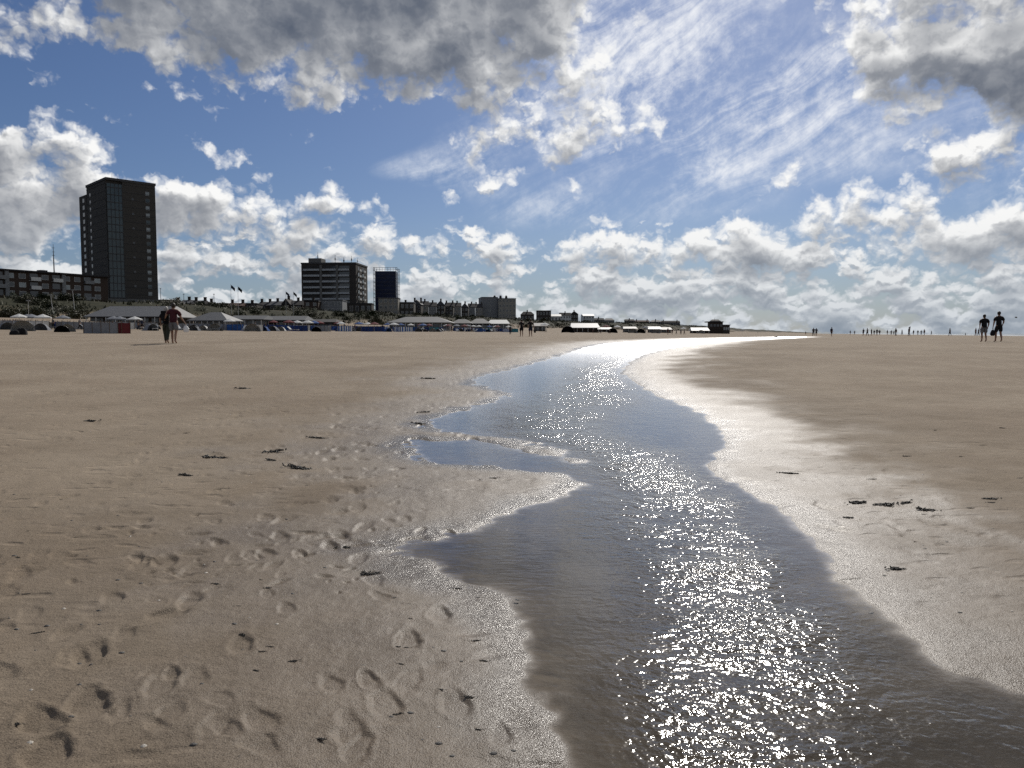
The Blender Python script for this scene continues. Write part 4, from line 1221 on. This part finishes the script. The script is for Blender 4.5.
# single pieces the picture shows apart
def single(proto, px, p, rz, label, scale=1.0):
    o = place_copy(proto, USED, on_line(px, p), rz, label, None, scale)
    if 'group' in o: del o['group']
    return o
single(DT['white_canvas'], 24, 88, .6, 'white tent standing apart near two dark bundles at left', 1.1)
single(DT['black_fabric'], 62, 80, .7, 'low black tent with white gear left of the red windbreak', .7)
single(DT['white_canvas'], 69, 84, .4, 'white tent right behind the low black tent', .8)
single(WB['grey_canvas'], 102, 70, .5, 'grey windbreak joined to the red windbreak at left', 1.0)
single(WB['red_canvas'], 114, 70, .4, 'red windbreak on open sand left of the walking couple', 1.0)
single(DT['white_canvas'], 216, 96, .3, 'large white tent on sand below the pyramid roofed pavilion', 1.1)
single(DT['white_canvas'], 253, 92, .3, 'white tent alone at the front, left of the dark low tent', 1.2)
single(DT['black_fabric'], 317, 92, .2, 'low black tent in front of the slate roofed pavilions', .85)
single(DT['black_fabric'], 567, 92, .1, 'dark heap shaped tent left of the white open shelter', 2.2)
for px, c in ((612, 'black_fabric'), (632, 'white_canvas'), (640, 'black_fabric'), (655, 'white_canvas'), (700, 'white_canvas')):
    single(DT[c], px, 92 - (px - 600) * .2, 0, {612: 'black tent between the two white roofed beach huts', 632: 'white tent before the grey roofed beach hut', 640: 'black tent before the middle of the far beach', 655: 'white tent before the bright white beach hut', 700: 'white tent under the shelter left of black building'}[px], 1.9)
for px, c in ((545, 'white_canvas'), (606, 'red_canvas'), (617, 'white_canvas'), (645, 'grey_canvas'), (683, 'white_canvas'), (742, 'grey_canvas')):
    single(PS[c], px, 96 - max(0, px - 600) * .22, .3, {545: 'white parasol right of the centre couple', 606: 'red parasol beside the open white shelter', 617: 'white parasol standing out in the middle of the far beach', 645: 'grey parasol right of the far black tent', 683: 'white parasol left of the last white shelter', 742: 'grey parasol right of the black beach building'}[px], 1.6)
for d in (WB, PS, DT, LG):
    for k in list(d):
        o = d[k]
        if not USED.get(o.name):
            for ch in list(o.children): bpy.data.objects.remove(ch)
            bpy.data.objects.remove(o)

# dark bundles lying on the pale sand at the left edge
for px, py, s, lb in ((16.5, 332.6, 1.0, 'low dark bundle on pale sand, left of two'), (23.5, 332.6, 1.15, 'taller dark bundle on pale sand, right of two')):
    q = on_line(px, 62)
    b = bmesh.new(); bmesh.ops.create_icosphere(b, subdivisions=3, radius=.5)
    for v in b.verts:
        f = 1 + .25 * math.sin(v.co.x * 7 + s) * math.cos(v.co.y * 6 + 2 * s)
        v.co = Vector((v.co.x * 1.1 * f, v.co.y * .7 * f, max(-.02, v.co.z * .9 * f + .18) * (1.0 if s < 1.1 else 1.5)))
    m = MB(); m.bm.free(); m.bm = b
    o = tag(m.build('bundle', M['black_fabric'], None, True), lb, 'bundle'); o.location = q; o.rotation_euler = (0, 0, s); o.scale = (.7, .7, .7)

# ------------------------------------------------------------------ plants on the dune
def leaf_mat(name, c0, c1):
    m, nt, out = new_mat(name)
    n = noise(nt, obj_coords(nt), 1.6, 3, .6)
    principled(nt, out, mix(nt, n.ss(.35, .65), c0, c1), .7, .3)
    MATS[name] = m
leaf_mat('leaf', (0.012, 0.020, 0.008), (0.045, 0.054, 0.018))
leaf_mat('leaf_olive', (0.020, 0.023, 0.010), (0.066, 0.062, 0.030))
def shrub(k, leafm, lab):
    t = thing('dune_shrub', lab, 'shrub')
    r = random.Random(40 + k); b = MB(); w = MB()
    lobes = [(r.uniform(-1.6, 1.6), r.uniform(-.9, .9), r.uniform(.25, .95), r.uniform(.55, .95)) for _ in range(9)]
    for (x, y, z, s) in lobes:
        w.tube((x * .2, y * .2, -.1), (x, y, z), .05, .02, 5)
        for _ in range(80):
            d = Vector((r.gauss(0, 1), r.gauss(0, 1), r.gauss(0, 1))).normalized() * s * r.uniform(.5, 1.05)
            c = Vector((x, y, z)) + d
            if c.z < .03: continue
            u = Vector((r.gauss(0, 1), r.gauss(0, 1), r.gauss(0, 1))).normalized(); v = u.orthogonal().normalized(); l = r.uniform(.10, .22)
            b.poly(c - u * l, c + v * l * .45, c + u * l, c - v * l * .45)
    b.build('foliage', M[leafm], t); w.build('stem', M['wood_dark'], t)
    return t
SH = [shrub(0, 'leaf', 'dense dark green shrub on the dune'), shrub(1, 'leaf_olive', 'olive shrub on the dune'), shrub(2, 'leaf', 'green shrub on the dune'), shrub(3, 'leaf_olive', 'olive spreading shrub on the dune')]
rs = random.Random(9)
for i in range(150):
    px = rs.choice([rs.uniform(-20, 90), rs.uniform(305, 400), rs.uniform(305, 480), rs.uniform(170, 310), rs.uniform(400, 720)])
    p = rs.uniform(168, 216)
    k = rs.randrange(4)
    zone = 'before the long flats' if px < 95 else 'between the tower and the hotel' if px < 305 else 'below the hotel and blue tower' if px < 410 else 'below the terrace of townhouses' if px < 520 else 'along the far right dune'
    place_copy(SH[k], USED, on_line(px, p), rs.uniform(0, 6), ('dark green shrub on the dune %s' if k % 2 == 0 else 'olive brown shrub on the dune %s') % zone, ('dark green shrubs %s' if k % 2 == 0 else 'olive brown shrubs %s') % zone, rs.uniform(.8, 1.7) * (1.3 if px > 520 else 1))
# marram grass over the dune front, past counting
def marram():
    r = np.random.default_rng(3); n = 26000
    u = r.uniform(-40, 1500, n) ** 1.0; w = r.uniform(166, 222, n)
    x, y = u * CD_[0] + w * CN_[0], u * CD_[1] + w * CN_[1]
    k = (fbm(x / 14, y / 14, 3) > -.15) & (np.abs(np.arctan2(x, y)) < 0.75)
    x, y = x[k], y[k]; n = len(x); z = land(x, y)
    a = r.uniform(0, 6.283, n); h = r.uniform(.5, 1.2, n); s = r.uniform(.15, .35, n); lx, ly = r.normal(0, .3, n), r.normal(0, .3, n)
    v = np.stack([np.stack([x - np.cos(a) * s, y - np.sin(a) * s, z - .05], 1), np.stack([x + np.cos(a) * s, y + np.sin(a) * s, z - .05], 1),
                  np.stack([x + np.cos(a) * s * .5 + lx, y + np.sin(a) * s * .5 + ly, z + h], 1), np.stack([x - np.cos(a) * s * .3 + lx, y - np.sin(a) * s * .3 + ly, z + h * .8], 1)], 1).reshape(-1, 3)
    f = np.arange(n * 4).reshape(n, 4)
    o = mesh_from('dune_grass', v, f, M['leaf_olive'], 'stuff')
    o['label'] = 'marram grass growing over the dune front below the town'; o['category'] = 'grass'
marram()

# ------------------------------------------------------------------ seaweed, shells and stones on the near sand
def surface_z(x, y):
    return float(sheet(np.array([x]), np.array([y]))[0][0])
def weed(k):
    r = random.Random(70 + k); b = MB()
    for _ in range(46):
        p = Vector((r.gauss(0, .05), r.gauss(0, .014), .003))
        for s in range(4):
            q = p + Vector((r.gauss(0, .016), r.gauss(0, .008), 0)); q.z = abs(r.gauss(.005, .006))
            b.tube(p, q, r.uniform(.003, .007), r.uniform(.002, .005), 5); p = q
    return b.build('seaweed_clump', M['seaweed'])
def shell(k):
    r = random.Random(90 + k); b = MB(); n, m = 12, 4
    rows = []
    for j in range(m + 1):
        t = j / m
        rows.append([(.022 * t * math.cos(a) * (1.0 + .05 * (i % 2)), .018 * t * math.sin(a) * (1.0 + .05 * (i % 2)) + .006 * (1 - t), .010 * (1 - t * t)) for i, a in enumerate(2 * math.pi * i / n for i in range(n))])
    for j in range(m):
        for i in range(n): b.poly(rows[j][i], rows[j][(i + 1) % n], rows[j + 1][(i + 1) % n], rows[j + 1][i]) if j else b.poly(rows[0][0], rows[1][i], rows[1][(i + 1) % n])
    return b.build('shell', M['shell'], smooth=True)
def stone(k):
    b = bmesh.new(); bmesh.ops.create_icosphere(b, subdivisions=2, radius=.016)
    r = random.Random(20 + k)
    for v in b.verts: v.co = Vector((v.co.x * 1.25, v.co.y * .9, v.co.z * .6)) * r.uniform(.85, 1.12)
    m = MB(); m.bm.free(); m.bm = b
    return m.build('pebble', M['pebble'], smooth=True)
def lay(protos, px, py, label, cat, group, scale=1.0, sink=0.0):
    q = ground_at(px, py)
    pr = protos[rs.randrange(len(protos))]
    o = pr if not USED.get(pr.name) else pr.copy()
    if USED.get(pr.name): COL.objects.link(o)
    USED[pr.name] = True
    o.location = (q.x, q.y, surface_z(q.x, q.y) - sink); o.rotation_euler = (rs.uniform(-.15, .15), rs.uniform(-.15, .15), rs.uniform(-.5, .5)); o.scale = (scale,) * 3
    tag(o, label, cat, group)
    if not group and 'group' in o: del o['group']
    return o
WE, SHL, ST = [weed(k) for k in range(5)], [shell(k) for k in range(3)], [stone(k) for k in range(3)]
for px, py, s, lb in ((372, 575, 1.1, 'dark seaweed clump on wet sand left of the inlet, nearest large one'), (216, 462, 2.3, 'long dark seaweed clump on dry sand, left side'), (273, 455, 2.0, 'dark seaweed clump right of the long one'),
                      (300, 472, 2.2, 'flat dark seaweed streak below the left clumps'), (318, 440, 1.6, 'small dark seaweed patch nearer the sand bars'), (272, 464, 1.2, 'tiny dark seaweed scrap between the left clumps'), (420, 424, 1.6, 'dark seaweed at the pool edge beside the upper sand bar'), (425, 413, 1.6, 'dark seaweed on the bank above the pool'),
                      (858, 506, 1.4, 'dark twiggy seaweed line on right bank, left piece'), (884, 508, 1.5, 'dark twiggy seaweed on right bank, middle piece'), (905, 507, 1.0, 'dark twiggy seaweed on right bank, right piece'), (927, 514, 1.3, 'thin dark seaweed streak right of the twiggy line'), (848, 520, .8, 'small seaweed scrap below the twiggy line'),
                      (788, 476, 1.1, 'single dark seaweed scrap high on right bank'), (898, 572, .9, 'seaweed scrap on right bank near the water bend'), (990, 505, 1.0, 'seaweed scrap at the right edge of the beach'), (345, 548, .8, 'dark seaweed curl left of the inlet'), (186, 480, 1.3, 'seaweed shred left of the long clump'),
                      (90, 425, 1.8, 'far dark seaweed line at left'), (245, 392, 2.4, 'dark seaweed streak far up the left beach'), (430, 380, 2.6, 'dark seaweed streak above the pool, far left bank')):
    lay(WE, px, py, lb, 'seaweed', None, s * .55)
for k in range(46):
    left = rs.random() < .72
    px, py = (rs.uniform(0, 520), rs.uniform(420, 765)) if left else (rs.uniform(860, 1020), rs.uniform(430, 600))
    lay(WE, px, py, 'small scrap of dark seaweed on the %s sand' % ('left' if left else 'right'), 'seaweed', 'scraps of seaweed on the %s sand' % ('left' if left else 'right'), rs.uniform(.08, .22) * (1 if py > 520 else 1.8))
for k in range(26):
    left = rs.random() < .75
    px, py = (rs.uniform(0, 520), rs.uniform(470, 765)) if left else (rs.uniform(880, 1020), rs.uniform(450, 630))
    lay(SHL, px, py, 'small pale shell on the %s sand' % ('left' if left else 'right'), 'shell', 'shells on the %s sand' % ('left' if left else 'right'), rs.uniform(.2, .5))
for k in range(90):
    left = rs.random() < .75
    px, py = (rs.uniform(0, 520), rs.uniform(440, 765)) if left else (rs.uniform(870, 1020), rs.uniform(430, 620))
    lay(ST, px, py, 'small dark pebble on the %s sand' % ('left' if left else 'right'), 'pebble', 'pebbles on the %s sand' % ('left' if left else 'right'), rs.uniform(.25, .75), .002)
# ------------------------------------------------------------------ people
SHED = bpy.data.scenes.new('shed')                   # the skin modifier is worked out away from the big scene
def skin_mesh(name, nodes, edges, root, subsurf, material, parent):
    """nodes: {key: (co, radius)}; one continuous surface grown over the joints"""
    bm = bmesh.new(); lay_ = bm.verts.layers.skin.verify(); vs = {}
    for k, (co, r) in nodes.items():
        v = bm.verts.new(co); vs[k] = v
        v[lay_].radius = r if isinstance(r, tuple) else (r, r)
    for a, b in edges: bm.edges.new((vs[a], vs[b]))
    vs[root][lay_].use_root = True
    me = bpy.data.meshes.new(name); bm.to_mesh(me); bm.free()
    o = bpy.data.objects.new(name, me); SHED.collection.objects.link(o)
    s = o.modifiers.new('skin', 'SKIN'); s.use_smooth_shade = True; s.branch_smoothing = .6
    u = o.modifiers.new('sub', 'SUBSURF'); u.levels = u.render_levels = subsurf
    vl = SHED.view_layers[0]; vl.update(); dg = vl.depsgraph
    ev = o.evaluated_get(dg)
    m2 = bpy.data.meshes.new_from_object(ev, depsgraph=dg)
    o.modifiers.clear(); o.data = m2; m2.name = name; bpy.data.meshes.remove(me)
    m2.materials.clear(); m2.materials.append(material)
    for f in m2.polygons: f.use_smooth = True
    SHED.collection.objects.unlink(o); COL.objects.link(o)
    o.parent = parent
    return o

def lerp(a, b, t): return tuple(p + (q - p) * t for p, q in zip(a, b))
def person(label, loc, rz, height=1.75, top='black_fabric', legs='grey_fabric', hair='hair_dark', long_legs=False, stride=0.16, arm_l=None, arm_r=None, build=1.0, detail=2, fingers=False, long_hair=False, group=None, skirt=False, lean=0.0):
    t = thing('person', label, 'person', loc, rz, group)
    t.scale = (height / 1.75,) * 3
    b = build
    J = {}
    def n(k, co, r): J[k] = (co, r)
    n('pelvis', (0, 0, .96), .115 * b); n('waist', (0, .01 + lean * .2, 1.10), .108 * b); n('chest', (0, .02 + lean * .6, 1.30), .128 * b); n('upper', (0, .01 + lean, 1.42), .088 * b)
    n('neck', (0, .02 + lean, 1.50), .054); n('skull', (0, .045 + lean, 1.60), .078); n('crown', (0, .035 + lean, 1.69), .070); n('nose', (0, .138 + lean, 1.595), .012)
    E = [('pelvis', 'waist'), ('waist', 'chest'), ('chest', 'upper'), ('upper', 'neck'), ('neck', 'skull'), ('skull', 'crown'), ('skull', 'nose')]
    for sx, s, arm in ((-1, 'l', arm_l), (1, 'r', arm_r)):
        n('ear' + s, (sx * .088, .035 + lean, 1.60), .016); E.append(('skull', 'ear' + s))
        sh = (sx * .185 * (b * .5 + .5), lean, 1.405)
        sw = stride * .9 * (-1 if s == 'l' else 1)
        el, wr = arm if arm else ((sx * .235 * b, -.03 + sw * .5, 1.12), (sx * .245 * b, .06 + sw, .88))
        hd = Vector(wr) + (Vector(wr) - Vector(el)).normalized() * .075
        n('sh' + s, sh, .070 * b); n('el' + s, el, .046); n('wr' + s, wr, .028); n('hd' + s, tuple(hd), (.038, .022))
        E += [('upper', 'sh' + s), ('sh' + s, 'el' + s), ('el' + s, 'wr' + s), ('wr' + s, 'hd' + s)]
        if fingers:
            ax = (Vector(wr) - Vector(el)).normalized()
            for i, (off, ln) in enumerate(((.030, .062), (.010, .074), (-.010, .068), (-.030, .052))):
                k1 = hd + Vector((0, off, 0)) + ax * .035; k2 = k1 + ax * ln * .55 + Vector((-sx * .012, 0, 0)); k3 = k2 + ax * ln * .4 + Vector((-sx * .02, 0, 0))
                n('f%d1%s' % (i, s), tuple(k1), .0095); n('f%d2%s' % (i, s), tuple(k2), .0085); n('f%d3%s' % (i, s), tuple(k3), .007)
                E += [('hd' + s, 'f%d1%s' % (i, s)), ('f%d1%s' % (i, s), 'f%d2%s' % (i, s)), ('f%d2%s' % (i, s), 'f%d3%s' % (i, s))]
            th = Vector(wr) + ax * .02 + Vector((0, .045, 0)); th2 = th + ax * .04 + Vector((-sx * .012, .018, 0))
            n('t1' + s, tuple(th), .010); n('t2' + s, tuple(th2), .008)
            E += [('wr' + s, 't1' + s), ('t1' + s, 't2' + s)]
        st = stride * (1 if s == 'l' else -1)
        back = st < 0
        hp = (sx * .095 * b, .0, .90); kn = (sx * .095, st * .62 + .045, .50 + (.015 if back else 0)); an = (sx * .092, st * 1.15 - (.05 if back else -.0), .085 + (.055 if back else 0))
        n('hp' + s, hp, .096 * b); n('kn' + s, kn, .060); n('cf' + s, (an[0], (kn[1] + an[1]) / 2 - .02, .33), .056); n('an' + s, an, .038)
        n('he' + s, (an[0], an[1] - .045, an[2] - .045), .032); n('to' + s, (an[0] + sx * .02, an[1] + .15, .028 + (.0 if not back else .0)), (.036, .024))
        E += [('pelvis', 'hp' + s), ('hp' + s, 'kn' + s), ('kn' + s, 'cf' + s), ('cf' + s, 'an' + s), ('an' + s, 'he' + s), ('an' + s, 'to' + s)]
    skin_mesh('body', J, E, 'pelvis', detail, M['skin'], t)
    def grow(keys, extra, edges, root, name, m):
        nd = {k: (J[k][0], J[k][1] + extra if not isinstance(J[k][1], tuple) else J[k][1][0] + extra) for k in keys}
        return nd, edges, root, name, m
    S = {k: (J[k][0], J[k][1] + (.036 if k[:2] != 'sh' else .042)) for k in ('waist', 'chest', 'upper', 'shl', 'shr')}
    S['hem'] = ((0, 0, .90), .150 * b); S['collar'] = ((0, .012 + lean, 1.485), .080); S['upper'] = (J['upper'][0], .135 * b)
    for s in 'lr': S['sl' + s] = (lerp(J['sh' + s][0], J['el' + s][0], .80), .075)
    skin_mesh('shirt', S, [('hem', 'waist'), ('waist', 'chest'), ('chest', 'upper'), ('upper', 'collar'), ('upper', 'shl'), ('upper', 'shr'), ('shl', 'sll'), ('shr', 'slr')], 'waist', detail, M[top], t)
    P = {'pelvis': (J['pelvis'][0], .134 * b), 'belt': ((0, .005, 1.07), .126 * b)}; PE = [('belt', 'pelvis')]
    for s in 'lr':
        P['hp' + s] = (J['hp' + s][0], .122 * b)
        end = .88
        P['e' + s] = (lerp(J['hp' + s][0], J['kn' + s][0], end), .102 if not long_legs else .088)
        PE += [('pelvis', 'hp' + s), ('hp' + s, 'e' + s)]
        if long_legs:
            P['c' + s] = (J['cf' + s][0], .068); P['a' + s] = (lerp(J['cf' + s][0], J['an' + s][0], .9), .058)
            PE += [('e' + s, 'c' + s), ('c' + s, 'a' + s)]
    skin_mesh('trousers' if long_legs else 'shorts', P, PE, 'pelvis', detail, M[legs], t)
    hb = bmesh.new(); bmesh.ops.create_icosphere(hb, subdivisions=3, radius=1.0)
    for v in hb.verts:
        x, y, z = v.co
        if y > .25 and z < .30: y = .25 + (y - .25) * .15          # clear of the face
        if z < -.35: x, y = x * .86, y * .86
        v.co = (x * .094 * (1 + .03 * math.sin(9 * z + 5 * x)), y * .108 + .026 + lean, z * .118 + 1.645)
        if long_hair and y < .1 and z < 0: v.co.z -= .13 * -z; v.co.y -= .02
    hm = MB(); hm.bm.free(); hm.bm = hb
    hm.build('hair', M[hair], t, True)
    for sx in (-.03, .03):
        e = MB(); e.bm.free(); e.bm = bmesh.new(); bmesh.ops.create_icosphere(e.bm, subdivisions=1, radius=.011)
        eo = e.build('eye', M['black_fabric'], t, True); eo.location = (sx, .118 + lean, 1.615)
    return t
def stand(px, depth):
    q = at_depth(px, depth)
    q.z = float(sheet(np.array([q.x]), np.array([q.y]))[0][0]) - 0.015
    return q
def tote(loc, rz, label, material, s=1.0, cat='bag'):
    t = thing('carrier_bag', label, cat, loc, rz)
    b = MB(); n = 10; rows = []
    for j, (z, w, d) in enumerate(((0, .10, .06), (.06, .16, .09), (.20, .17, .09), (.32, .12, .06), (.38, .05, .03))):
        rows.append([(w * s * math.cos(2 * math.pi * i / n) * (1 + .1 * ((i * 7 + j) % 3 - 1)), d * s * math.sin(2 * math.pi * i / n), z * s) for i in range(n)])
    for j in range(4):
        for i in range(n): b.poly(rows[j][i], rows[j][(i + 1) % n], rows[j + 1][(i + 1) % n], rows[j + 1][i])
    b.poly(*rows[0][::-1])
    b.build('pouch', M[material], t, True)
    MB().tube((-.04 * s, 0, .37 * s), (0, 0, .52 * s), .008, n=5).tube((.04 * s, 0, .37 * s), (0, 0, .52 * s), .008, n=5).build('handle', M[material], t)
    return t

# the couple arm in arm at the left
ql, qr = stand(167.3, 34.6), stand(174.6, 34.2)
person('person in dark jacket and olive trousers striding beside man in maroon shirt', ql, R(14), 1.66, 'black_fabric', 'olive_fabric', 'hair_grey', True, .24, ((-.27, .02, 1.14), (-.27, .12, .92)), ((.27, -.04, 1.22), (.36, .02, 1.10)), 1.10, 2, True, True)
person('person in maroon shirt and grey shorts with white bag in hand', qr, R(10), 1.80, 'maroon_fabric', 'grey_fabric', 'hair_dark', False, .12, ((-.30, .0, 1.20), (-.36, .10, 1.10)), ((.30, .02, 1.13), (.42, .10, .93)), 1.22, 2, True)
tote((qr.x + .46, qr.y + .20, qr.z + .51), .4, 'white carrier bag held by the person in maroon shirt', 'bag_white', .75)
tote((qr.x + .42, qr.y + .24, qr.z + .61), .9, 'smaller white bag held close by the person in maroon shirt', 'bag_white', .55)
bp = thing('backpack', 'black backpack on the person in dark jacket at left', 'backpack', (ql.x + .03, ql.y - .10, ql.z + 1.02), R(14))
for (nm, d) in (('pack_body', ((-.17, -.22, 0), (.17, -.06, .44))), ('front_pocket', ((-.12, -.28, .04), (.12, -.222, .24)))):
    o = MB().box(d[0][0], d[1][0], d[0][1], d[1][1], d[0][2], d[1][2]).build(nm, M['black_fabric'], bp)
    bv = o.modifiers.new('bevel', 'BEVEL'); bv.width = .035; bv.segments = 3
# the couple at the right
q = stand(983, 46.5); person('person in black top and grey shorts, left of the right couple', q, R(-4), 1.66, 'black_fabric', 'grey_fabric', 'hair_dark', False, .05, ((-.27, .0, 1.14), (-.24, .05, .92)), ((.27, .0, 1.14), (.25, .06, .92)), 1.22, 2, True)
q = stand(997.5, 46.2); person('tall person all in black, right of the right couple', q, R(-6), 1.83, 'black_fabric', 'black_fabric', 'hair_dark', False, .11, ((-.27, -.02, 1.13), (-.30, .0, .90)), ((.27, .02, 1.16), (.26, .12, .98)), 1.08, 2, True)
tote((q.x - .33, q.y + .03, q.z + .37), .2, 'black bag hanging from hand of the tall person in black', 'black_fabric', .95)
# the couple in the middle
q = stand(521.5, 76); person('person in black walking on sand, left of the middle couple', q, R(6), 1.72, 'black_fabric', 'black_fabric', 'hair_dark', False, .10, None, None, 1.05, 1)
q = stand(530.5, 76); person('person in dark clothes walking, right of the middle couple', q, R(4), 1.76, 'black_fabric', 'navy_fabric', 'hair_dark', False, .12, None, ((.30, .05, 1.12), (.42, .2, 1.0)), 1.08, 1)
q2 = q + Vector((.44, .29, .40)); tote(q2, 1.2, 'dark bag carried low by the right one of the middle couple', 'black_fabric', 1.1)

# small figures far off: four kinds, copied
far = [person('far person in dark clothes', (0, 0, 0), 0, 1.75, 'black_fabric', 'navy_fabric', 'hair_dark', True, .12, build=1.35, detail=1), person('far person in shorts', (0, 0, 0), 0, 1.75, 'navy_fabric', 'black_fabric', 'hair_dark', False, .04, build=1.35, detail=1),
       person('far person in grey', (0, 0, 0), 0, 1.75, 'grey_fabric', 'black_fabric', 'hair_dark', True, .18, build=1.3, detail=1), person('far bather', (0, 0, 0), 0, 1.75, 'maroon_fabric', 'black_fabric', 'hair_dark', False, .08, build=1.3, detail=1)]
def far_person(px, h_px, label, group=None, k=None, h=1.74, depth=None):
    d = depth or FPX * h / h_px
    pr = far[rs.randrange(4) if k is None else k]
    o = place_copy(pr, USED, stand(px, d), rs.uniform(-2.5, 2.5), label, group, h / 1.75)
    if not group and 'group' in o: del o['group']
    return o
far_person(510.3, 9.0, 'lone dark figure left of the middle couple', k=0)
for px, hp, lb in ((812.8, 8.3, 'dark figure, left of the pair standing left of the long group'), (815.6, 8.0, 'dark figure, right of the pair standing left of the long group'), (830.8, 9.2, 'lone upright dark figure between the pair and the long group'),
                   (849.5, 4.6, 'small dark figure at the left start of the long group'), (853.8, 4.2, 'smallest dark figure at the left start of the long group'), (862.6, 7.2, 'upright figure at the left end of the packed group'), (866.6, 8.0, 'tallest figure inside the packed group on horizon'),
                   (870.6, 6.8, 'figure in the middle of the packed group on horizon'), (873.4, 5.4, 'short figure in the middle of the packed group'), (876.2, 6.6, 'figure right of the middle of the packed group'), (878.8, 5.6, 'figure at right end of the packed group'),
                   (886.5, 5.4, 'small figure left of the gap before the carrying adult'), (890.4, 5.0, 'second small figure before the carrying adult'), (893.0, 4.0, 'tiny figure close beside the upright one before the adult'), (895.0, 8.0, 'upright figure before the thin one, left of carrying adult'), (901.2, 5.8, 'thin figure just left of the carrying adult'),
                   (912.6, 5.2, 'small figure just right of the carrying adult'), (917.0, 5.2, 'second small figure right of the carrying adult'), (920.3, 5.0, 'third small figure right of the carrying adult'), (923.4, 6.4, 'last and tallest figure right of the carrying adult'),
                   (930.5, 4.2, 'tiny lone figure between the group and the right couple'), (949.0, 8.0, 'lone upright figure halfway to the right couple'), (964.5, 3.4, 'tiniest figure far out left of the right couple'),
                   (974.6, 8.2, 'figure just left of the right couple, outer one'), (977.6, 7.0, 'figure just left of the right couple, inner one'), (990.0, 4.6, 'tiny figure seen between the right couple')):
    far_person(px, hp, lb)
a = far_person(908.2, 9.0, 'adult carrying a child on the shoulders at the right of the group', k=0, h=1.82)
far_person(908.4, 9.0, 'child riding on the shoulders of an adult on horizon', k=1, h=.95, depth=FPX * 1.82 / 9.0)
ch = [o for o in COL.objects if o.get('label') == 'child riding on the shoulders of an adult on horizon'][0]; ch.location.z += 1.12; ch.location.x += .12
for px, hp, lb in ((667.5, 7.0, 'tall figure at left of the crowd by the far beach huts'), (671.8, 6.0, 'second figure of the crowd by the far beach huts'), (676.0, 5.0, 'third figure of the crowd by the far beach huts'), (680.5, 5.6, 'fourth figure of the crowd by the far beach huts'), (684.0, 5.2, 'last figure of the crowd by the far beach huts'),
                   (600.5, 5.0, 'figure right of the open white shelter'), (609.5, 5.2, 'figure beside the red parasol on the far beach'), (593.0, 5.0, 'figure under the open white shelter'), (805.0, 3.4, 'tiny figure where the dunes end'), (345.0, 8.0, 'dark figure in front of the dune bushes'), (355.5, 7.6, 'figure bending by the windbreaks below the bushes'),
                   (383.0, 6.6, 'figure before the left end of the wide pavilion'), (418.5, 6.6, 'figure before the middle of the wide pavilion'), (158.5, 5.6, 'small figure by the sand left of the walking couple')):
    far_person(px, hp, lb)
for i in range(16):
    px = rs.choice([rs.uniform(8, 150), rs.uniform(240, 335), rs.uniform(400, 515), rs.uniform(540, 760)])
    p = rs.uniform(96, 122) - max(0, px - 560) * .15
    w = 'below the flats' if px < 160 else 'before the slate roofed pavilions' if px < 340 else 'before the small pavilions' if px < 520 else 'on the far beach'
    rng = p / math.sin(COAST_AZ - math.atan((px - 512) / FPX))
    far_person(px, 0, 'small dark beachgoer among the windbreaks and tents %s' % w, 'beachgoers %s' % w, depth=rng * math.cos(math.atan((px - 512) / FPX)))

# ------------------------------------------------------------------ gulls
def gull(label, loc, rz, flying):
    t = thing('gull', label, 'gull', loc, rz)
    J = {'a': ((0, -.17, .02), .018), 'b': ((0, -.08, .01), .05), 'c': ((0, .06, .02), .062), 'd': ((0, .15, .06), .036), 'e': ((0, .20, .09), .034), 'f': ((0, .265, .08), .009)}
    if not flying: J = {k: ((c[0], c[1], c[2] + .20 + .25 * max(0, c[1])), r) for k, (c, r) in J.items()}
    skin_mesh('body', J, [('a', 'b'), ('b', 'c'), ('c', 'd'), ('d', 'e'), ('e', 'f')], 'c', 2, M['feather'], t)
    for s in (-1, 1):
        b = MB()
        if flying:
            b.poly((s * .04, .10, .05), (s * .30, .16, .18), (s * .31, -.02, .17), (s * .04, -.08, .04)).poly((s * .30, .16, .18), (s * .66, .02, .12), (s * .31, -.02, .17))
        else:
            b.poly((s * .065, .10, .27), (s * .06, -.12, .26), (s * .03, -.26, .22), (s * .07, -.08, .20), (s * .068, .06, .21))
            MB().tube((s * .025, 0, 0), (s * .025, .0, .19), .006, n=5).box(s * .025 - .02, s * .025 + .02, 0, .045, 0, .006).build('leg', M['pebble'], t)
        b.build('wing', M['feather'], t)
d = ray(1016.3, 317.8) * 120
gull('dark gull flying at the right edge above the sea', (d.x, d.y, CAM_H + d.z), R(70), True)
q = stand(775.5, 88)
gull('grey gull standing beside the far end of the stream', q, R(-80), False)
bpy.data.scenes.remove(SHED)
bpy.context.view_layer.update()
